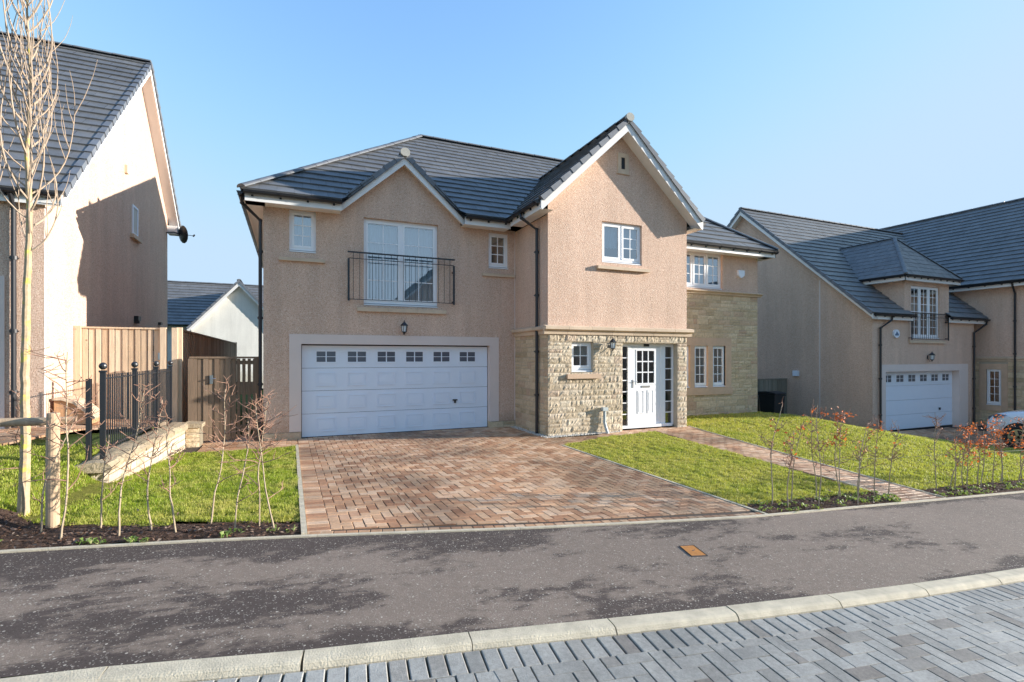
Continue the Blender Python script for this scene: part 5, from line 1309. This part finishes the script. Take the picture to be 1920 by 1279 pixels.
# wheelie bin
bx, by, bz_ = 17.25, 14.2, T(17.25, 14.2)
t = thing('wheelie_bin', (bx, by, bz_), 'black wheelie bin standing in front of the shaded side fence', 'bin')
m = MB(); m.hexa([(bx-.24, by-.3, bz_+.06), (bx+.24, by-.3, bz_+.06), (bx+.24, by+.28, bz_+.06), (bx-.24, by+.28, bz_+.06), (bx-.29, by-.36, bz_+.98), (bx+.29, by-.36, bz_+.98), (bx+.29, by+.36, bz_+.98), (bx-.29, by+.36, bz_+.98)]); m.box(bx-.31, bx+.31, by-.38, by+.38, bz_+.93, bz_+.97); m.build('body', M['bin'], t)
m = MB(); m.prism([(bx-.31, by-.40, bz_+1.0), (bx-.31, by+.38, bz_+1.0), (bx-.31, by+.38, bz_+1.06), (bx-.31, by, bz_+1.09), (bx-.31, by-.38, bz_+1.04)], (.62, 0, 0)); m.build('lid', M['bin'], t)
for s_ in (-1, 1): m = MB(); m.tube([(bx+s_*.27, by+.25, bz_+.1), (bx+s_*.32, by+.25, bz_+.1)], .1, 14); m.build('wheel', M['rubber'], t)
m = MB(); m.tube([(bx-.25, by+.42, bz_+.98), (bx+.25, by+.42, bz_+.98)], .015, 6); m.build('handle', M['bin'], t)
# timber storage box beside the left house
sx, sy = -3.74, 11.15; sz = .6
t = thing('storage_box', (sx+.22, sy+.2, sz), 'small orange-brown timber box with pale sloping lid against the left house wall', 'storage box')
m = MB(); m.prism([(sx, sy, sz), (sx+.52, sy, sz), (sx+.52, sy, sz+.10), (sx+.26, sy, sz+.36), (sx+.12, sy, sz+.42), (sx, sy, sz+.42)], (0, .5, 0)); m.build('body', M['wood_orange'], t)
m = MB(); m.prism([(sx+.56, sy-.04, sz+.08), (sx+.58, sy-.04, sz+.11), (sx+.29, sy-.04, sz+.40), (sx+.12, sy-.04, sz+.465), (sx-.02, sy-.04, sz+.465), (sx-.02, sy-.04, sz+.43), (sx+.11, sy-.04, sz+.43), (sx+.27, sy-.04, sz+.365)], (0, .6, 0)); m.build('lid', M['wood'], t)

# ------------------------------------------------------------------ plants
def wander(rs, p, d, L, n, bend=.3, lift=.1):
    P = [V(p)]; d = V(d).normalized()
    for i in range(n):
        d = (d+V((rs.gauss(0, bend), rs.gauss(0, bend), rs.gauss(0, bend)*.6+lift))).normalized(); P.append(P[-1]+d*L/n)
    return P, d
def lerp_path(P, f):
    x = f*(len(P)-1); i = min(int(x), len(P)-2); return P[i].lerp(P[i+1], x-i)
# young street tree
TX, TY = -2.26, 6.15; TZ = T(TX, TY); rs = random.Random(17)
t = thing('young_tree', (TX, TY, TZ), 'slender leafless young tree with yellow lichen on its trunk beside the left fence stake', 'tree')
trunk = [V((TX-.03, TY, TZ-.05)), V((TX-.01, TY, TZ+.6)), V((TX-.015, TY, TZ+1.3)), V((TX, TY, TZ+2.1)), V((TX+.02, TY, TZ+2.8)), V((TX, TY, TZ+3.4)), V((TX+.03, TY, TZ+4.0)), V((TX+.0, TY, TZ+4.7)), V((TX+.03, TY, TZ+5.1)), V((TX+.05, TY, TZ+5.5))]
fine = []
for i in range(len(trunk)-1):
    for k in range(8): fine.append(trunk[i].lerp(trunk[i+1], k/8)+V((rs.gauss(0, .0012), rs.gauss(0, .0012), 0)))
fine.append(trunk[-1]); RR_ = [np.interp(i/(len(fine)-1), [0, .02, .1, .45, .7, 1], [.056, .044, .038, .023, .010, .002])*(1+rs.gauss(0, .02)) for i in range(len(fine))]
m = MB(); m.tube([tuple(p) for p in fine], RR_, 10); m.build('trunk', M['bark'], t)
m = MB()
for k in range(50):
    h = 2.15+2.6*(k/50)**.9; f = h/5.55; p0 = lerp_path(fine, f); a = k*2.4+rs.uniform(-.3, .3)
    up = np.interp(h, [2.1, 3.2, 4.7], [.5, .9, 1.6]); L = np.interp(h, [2.1, 3.0, 4.7], [1.0, 1.5, 1.1])*rs.uniform(.6, 1.15)
    n = 12; P = [p0]; d = V((math.cos(a), math.sin(a), up*.8)).normalized()
    for i in range(n):
        g_ = i/n; d = (d+V((rs.gauss(0, .05)-math.cos(a)*.16*g_, rs.gauss(0, .05)-math.sin(a)*.16*g_, .30))).normalized(); P.append(P[-1]+d*L/n)
    r0 = .0090*rs.uniform(.7, 1.15)*(1.1 if h < 3.6 else .8); m.tube([tuple(p) for p in P], [r0*(1-.78*i/n) for i in range(n+1)], 6)
    for q in range(rs.randint(2, 5)):
        f2 = rs.uniform(.2, .75); p1 = lerp_path(P, f2); i2 = int(f2*n); dd = (P[min(i2+1, n)]-P[i2]).normalized()
        side = V((rs.gauss(0, 1), rs.gauss(0, 1), .3)).normalized(); S, _ = wander(rs, p1, dd+side*.7, L*rs.uniform(.2, .55), 7, .05, .16)
        m.tube([tuple(p) for p in S], [r0*.5*(1-.7*i/7) for i in range(8)], 5)
m.build('branches', M['branch'], t)
# stake with cross rail
sx, sy = -1.92, 5.70; zz = T(sx, sy)
t = thing('tree_stake', (sx, sy, zz), 'round pale timber tree stake with half-round cross rail at the soil bed', 'stake')
m = MB(); m.tube([(sx, sy, zz-.1), (sx, sy, zz+.6), (sx+.004, sy, 1.275), (sx+.004, sy, 1.285)], [.049, .048, .046, .043], 16); m.build('post', M['log'], t)
m = MB(); A = V((sx+.14, sy+.10, 1.20)); B = V((sx-1.6, sy+.16, 1.22)); bse = len(m.v)
for c_ in (A, B):
    for k in range(9): a = math.pi*k/8; m.v.append((c_.x, c_.y-.032*math.sin(a)+.0, c_.z+.037*math.cos(a)))
for k in range(8): m.f.append((k, k+1, 10+k, 9+k))
m.f.append(tuple(range(9))); m.f.append(tuple(range(17, 8, -1))); m.f.append((0, 8, 17, 9)); m.build('cross_rail', M['log'], t)
m = MB(); m.tube([(sx-1.5, sy+.24, T(sx-1.5, sy+.24)-.1), (sx-1.5, sy+.24, 1.27)], [.049, .046], 14); m.build('second_post', M['log'], t)

def sapling(x, y, h, lean, seed, label, group, tw=8, leaves=0, leaf_lo=.45, spread=.22, mat='twig', r0=.0085, fork=.5):
    rs = random.Random(seed); z = T(x, y); t = thing('hedge_sapling', (x, y, z), label, 'sapling', group)
    n = 12; P = [V((x, y, z-.03))]; d = V((lean, rs.gauss(0, .04), 1)).normalized()
    for i in range(n):
        d = (d+V((rs.gauss(0, .075), rs.gauss(0, .06), .10))).normalized(); P.append(P[-1]+d*h/n)
    m = MB(); m.tube([tuple(p) for p in P], [r0*(1-.62*i/n)*(1+rs.gauss(0, .06)) for i in range(n+1)], 6); m.build('stem', M['twig_pale'], t)
    m = MB(); tips = []
    for k in range(int(tw*1.5)):
        f = rs.uniform(fork, .98) if k > tw*.2 else rs.uniform(.25, .6); p = lerp_path(P, f); a = rs.uniform(0, 6.28)
        L = spread*rs.uniform(.55, 1.5)*(1.15-.4*f); S, _ = wander(rs, p, (math.cos(a), math.sin(a)*.8, rs.uniform(.25, .9)), L, 7, .20, .05)
        m.tube([tuple(q) for q in S], [r0*.55*(1-.6*i/7) for i in range(8)], 5); tips += [lerp_path(S, rs.uniform(.3, 1)) for _ in range(4)]
        for j in range(rs.randint(1, 4)):
            p1 = lerp_path(S, rs.uniform(.25, .9)); S2, _ = wander(rs, p1, (rs.gauss(0, 1), rs.gauss(0, 1), rs.uniform(-.1, 1)), L*rs.uniform(.25, .55), 4, .22, .05)
            m.tube([tuple(q) for q in S2], [r0*.38*(1-.5*i/4) for i in range(5)], 4); tips += [S2[-1], S2[2]]
    m.build('twigs', M[mat], t)
    if leaves:
        m = MB(); zt = z+h*leaf_lo; tips = [q for q in tips if q.z > zt] or tips
        for k in range(leaves):
            p = rs.choice(tips)+V((rs.gauss(0, .012), rs.gauss(0, .012), rs.gauss(0, .012))); a = V((rs.gauss(0, 1), rs.gauss(0, 1), rs.gauss(-.4, .8))).normalized(); b = a.orthogonal().normalized(); l = rs.uniform(.028, .052)
            q0, q1, q2, q3 = p, p+a*l*.5+b*l*.32, p+a*l, p+a*l*.5-b*l*.32; cur = a.cross(b)*l*.15
            m.poly([tuple(q0), tuple(q1+cur), tuple(q2)], False); m.poly([tuple(q0), tuple(q2), tuple(q3+cur)], False)
        m.build('leaves', M['beech'], t)
# left bed: position, height, lean
left = [(-2.26, 6.10, 1.15, .02, 9, 'bare sapling just behind the timber stake, between stake and tree trunk'),
        (-1.93, 5.50, 1.05, .05, 6, 'short bare sapling directly in front of the timber stake'),
        (-1.71, 5.22, 1.55, -.02, 12, 'tall bare sapling immediately right of the timber stake, arching over it'),
        (-1.53, 5.50, .85, .14, 5, 'thin leaning sapling in front of the near end of the stone wall'),
        (-1.32, 5.20, 1.28, .06, 9, 'curved sapling in front of the second ball-topped railing post'),
        (-1.11, 5.27, 1.18, .02, 11, 'bushy-topped sapling in front of the middle of the stone wall'),
        (-.91, 5.18, 1.05, -.01, 9, 'straight sapling in front of the far end of the stone wall'),
        (-.68, 5.38, 1.28, .03, 13, 'stout sapling with antler-like reddish top in front of the dark gate'),
        (-.46, 5.07, 1.0, .0, 9, 'shorter sapling before the gate, right of the antler-topped one'),
        (-.27, 5.20, 1.2, -.05, 12, 'forked sapling in front of the right end of the gate'),
        (-.13, 4.98, 1.22, -.17, 10, 'sapling leaning left beside the forked one, nearest the driveway')]
for i, (x, y, h, ln, tw, lb_) in enumerate(left): sapling(x, y, h, ln, 100+i, lb_, 'bare hedge saplings in the left bed', tw=tw, spread=.20 if tw < 12 else .30, fork=.55, r0=.0085)
names = ['first', 'second', 'third', 'fourth', 'fifth', 'sixth', 'seventh', 'eighth', 'ninth', 'tenth', 'eleventh', 'twelfth']
mid = [(5.49, 4.52, 1.28, .12, 8, 6), (5.56, 4.35, 1.0, .0, 7, 14), (5.81, 4.50, 1.1, .10, 6, 12), (6.30, 4.52, 1.25, .03, 9, 10), (6.08, 4.33, 1.3, .03, 10, 4), (6.57, 4.42, 1.2, .05, 8, 60), (6.69, 4.46, 1.15, .06, 6, 50), (7.07, 4.48, 1.05, .06, 8, 10), (6.64, 4.20, 1.1, .05, 6, 6), (7.26, 4.37, 1.1, .02, 9, 12), (7.55, 4.37, .98, .05, 9, 3)]
mid.sort(key=lambda p: p[0]/p[1]*1.0)
for i, (x, y, h, ln, tw, lv) in enumerate(mid):
    look = 'nearly bare' if lv < 9 else ('with a few copper leaves' if lv < 30 else 'with a cluster of orange leaves')
    sapling(x, y, h, ln, 200+i, f'hedge sapling {look}, {names[i]} from left between drive and path', 'hedge saplings in the middle bed', tw=tw, leaves=lv, spread=.2, leaf_lo=.6)
rgt = [(8.82, 4.43, 1.15, .0, 11, 0), (9.24, 4.47, .75, .03, 6, 8), (9.03, 4.30, .95, .0, 8, 6), (9.67, 4.50, .95, .0, 8, 60), (9.38, 4.31, .9, .03, 8, 70), (10.08, 4.50, 1.0, .0, 9, 80), (9.73, 4.30, .95, -.05, 9, 80), (10.41, 4.45, 1.0, .0, 8, 60), (10.81, 4.52, .95, .02, 8, 50), (10.64, 4.42, 1.05, .0, 9, 70), (10.9, 4.33, 1.0, .05, 8, 60), (11.36, 4.46, 1.1, .0, 10, 90)]
rgt.sort(key=lambda p: p[0]/p[1])
for i, (x, y, h, ln, tw, lv) in enumerate(rgt):
    look = 'bare' if lv == 0 else ('thin, sparsely leaved' if lv < 20 else 'orange-leaved')
    sapling(x, y, h, ln, 300+i, f'{look} hedge sapling, {names[i]} from left in the bed right of the path', 'hedge saplings in the right bed', tw=tw, leaves=lv, spread=.2, leaf_lo=.4)
t = thing('guide_wire', (9.5, 4.45, -.1), 'thin wire strung through the right hedge saplings above the bed', 'wire')
m = MB()
for h in (.52,):
    m.tube([(x, 4.45, T(x, 4.45)+h+.006*math.sin(x*3)) for x in [5.4+.25*i for i in range(34)]], .0022, 4)
m.build('wire_strand', M['iron'], t)

# ------------------------------------------------------------------ white car on the right drive, nose towards the garage
CX, CYN, CZ = 19.97, 8.42, T(20, 6.5)+.0
t = thing('parked_car', (CX, 6.3, CZ), 'white hatchback parked on the right drive, half hidden by orange-leaved saplings', 'car')
# stations from nose (y) to tail: (dy, half width low, half width belt, z sill, z belt/bonnet)
def carbody():
    st = [(0, .55, .50, .30, .62), (-.06, .74, .66, .24, .80), (-.22, .84, .76, .20, .92), (-.5, .88, .80, .20, 1.00), (-.9, .895, .83, .20, 1.05), (-1.25, .90, .85, .20, 1.09), (-2.0, .90, .86, .20, 1.08), (-3.0, .90, .86, .20, 1.08), (-3.7, .89, .83, .22, 1.08), (-4.05, .84, .76, .28, 1.02), (-4.18, .72, .66, .36, .90)]
    m = MB(); bse = 0; K = None
    for (dy, wl, wb, zs, zb_) in st:
        y = CYN+dy; pr = [(0, zs), (wl*.85, zs), (wl, zs+.10), (wl+.005, zs+(zb_-zs)*.45), (wl-.02, zs+(zb_-zs)*.75), (wb, zb_-.03), (wb*.8, zb_+.015), (0, zb_+.04)]
        pts = [(CX-a, y, CZ+z) for a, z in pr]+[(CX+a, y, CZ+z) for a, z in pr[-2:0:-1]]
        K = len(pts); m.v += pts
    for i in range(len(st)-1):
        for k in range(K): k2 = (k+1) % K; m.f.append((i*K+k, i*K+k2, (i+1)*K+k2, (i+1)*K+k))
    m.f.append(tuple(range(K))); m.f.append(tuple((len(st)-1)*K+k for k in range(K-1, -1, -1)))
    return m
body = carbody().build('body', M['car'], t, smooth=True)
m = MB(); ca_ = [(-1.15, .80, 1.08), (-1.85, .66, 1.46), (-2.3, .64, 1.50), (-3.3, .63, 1.47), (-3.75, .68, 1.30), (-4.0, .76, 1.04)]
pr_ = []
for dy, hw, z in ca_: m.v += [(CX-.83, CYN+dy, CZ+1.04), (CX-hw, CYN+dy, CZ+z), (CX-hw*.7, CYN+dy, CZ+z+.03), (CX+hw*.7, CYN+dy, CZ+z+.03), (CX+hw, CYN+dy, CZ+z), (CX+.83, CYN+dy, CZ+1.04)]
for i in range(len(ca_)-1):
    for k in range(5): m.f.append((i*6+k, i*6+k+1, (i+1)*6+k+1, (i+1)*6+k))
m.f.append((0, 1, 2, 3, 4, 5)); m.f.append((35, 34, 33, 32, 31, 30))
m.build('cabin', M['car'], t, smooth=False)
m = MB()
for sgn in (-1, 1):
    for a, b in ((1, 2), (2, 3)):
        q = []
        for i, f in ((a, .12), (b, .12), (b, .88), (a, .88)):
            dy, hw, z = ca_[i]; q.append((CX+sgn*(.835+(hw-.83)*f+.006), CYN+dy+(-.06 if i == a else .06), CZ+1.04+(z-1.04)*f))
        m.poly(q)
    m.poly([(CX+sgn*.83, CYN-1.3, CZ+1.10), (CX+sgn*(.83-.03), CYN-1.8, CZ+1.12), (CX+sgn*.70, CYN-1.8, CZ+1.40)])
m.poly([(CX-.66, CYN-1.22, CZ+1.135), (CX+.66, CYN-1.22, CZ+1.135), (CX+.58, CYN-1.80, CZ+1.475), (CX-.58, CYN-1.80, CZ+1.475)])
m.build('side_glass', M['lens'], t)
for sgn in (-1, 1):
    for dy in (-.86, -3.42):
        c0 = V((CX+sgn*.80, CYN+dy, CZ+.32))
        m = MB(); m.tube([tuple(c0+V((sgn*.085, 0, .03))), tuple(c0+V((sgn*.112, 0, .03)))], [.39, .39], 24); m.build('wheel_arch', M['rubber'], t)
        m = MB(); m.tube([tuple(c0-V((sgn*.1, 0, 0))), tuple(c0+V((sgn*.11, 0, 0))), tuple(c0+V((sgn*.125, 0, 0)))], [.32, .32, .29], 28); w_ = m.build('wheel', M['rubber'], t)
        m = MB(); m.tube([tuple(c0+V((sgn*.124, 0, 0))), tuple(c0+V((sgn*.130, 0, 0)))], [.06, .06], 12)
        for k in range(5):
            a = 2*math.pi*k/5; dv = V((0, math.cos(a), math.sin(a))); m.beam(tuple(c0+V((sgn*.122, 0, 0))), tuple(c0+V((sgn*.122, 0, 0))+dv*.215), tuple(V((0, -math.sin(a), math.cos(a)))), -.035, .035, (sgn, 0, 0), 0, .012)
        b0 = len(m.v)
        for rr_ in (.205, .235):
            for k in range(24): a = 2*math.pi*k/24; m.v.append((c0.x+sgn*.131, c0.y+rr_*math.cos(a), c0.z+rr_*math.sin(a)))
        for k in range(24): m.f.append((b0+k, b0+(k+1) % 24, b0+24+(k+1) % 24, b0+24+k))
        m.build('rim', M['alloy'], w_)
    m = MB(); q = [(-.10, .70, .72), (-.40, .868, .86), (-.62, .875, .93), (-.35, .82, .95), (-.08, .66, .84)]
    m.poly([(CX+sgn*(a+.012), CYN+dy+.01, CZ+z) for dy, a, z in q]); m.poly([(CX+sgn*.66, CYN-.04, CZ+.80), (CX+sgn*.72, CYN-.09, CZ+.70), (CX+sgn*.5, CYN+.015, CZ+.64), (CX+sgn*.45, CYN+.01, CZ+.72)]); m.build('headlight', M['lens'], t)
    m = MB(); m.sphere((CX+sgn*.98, CYN-1.45, CZ+1.08), (.09, .06, .07), 10, 6); m.build('door_mirror', M['car'], t, smooth=True)
m = MB(); m.box(CX-.42, CX+.42, CYN-.03, CYN+.012, CZ+.38, CZ+.56); m.build('grille', M['rubber'], t)

# a few fallen leaves blown on to the lawns, drive and pavement edge
scatter('fallen_leaves', M['litter'], [[(-1.8, 5.5), (.05, 5.3), (.05, 10.8), (-1.8, 10.8)], [(5.1, 4.7), (7.7, 4.7), (8.0, 9.5), (5.1, 9)], [(9.3, 4.6), (18, 4.6), (18, 11), (9.4, 11)]], 420, .035, 61, lift=.03)
scatter('fallen_leaves', M['litter'], [[(-4, 4.75), (0, 4.5), (5, 4.0), (5, 4.1), (0, 4.68), (-4, 4.95)], [(5, 4.0), (14, 3.85), (14, 4.0), (5, 4.1)], [(.3, 5), (4.9, 4.5), (4.9, 11), (.3, 11)]], 110, .03, 62, lift=.006, up=.15)
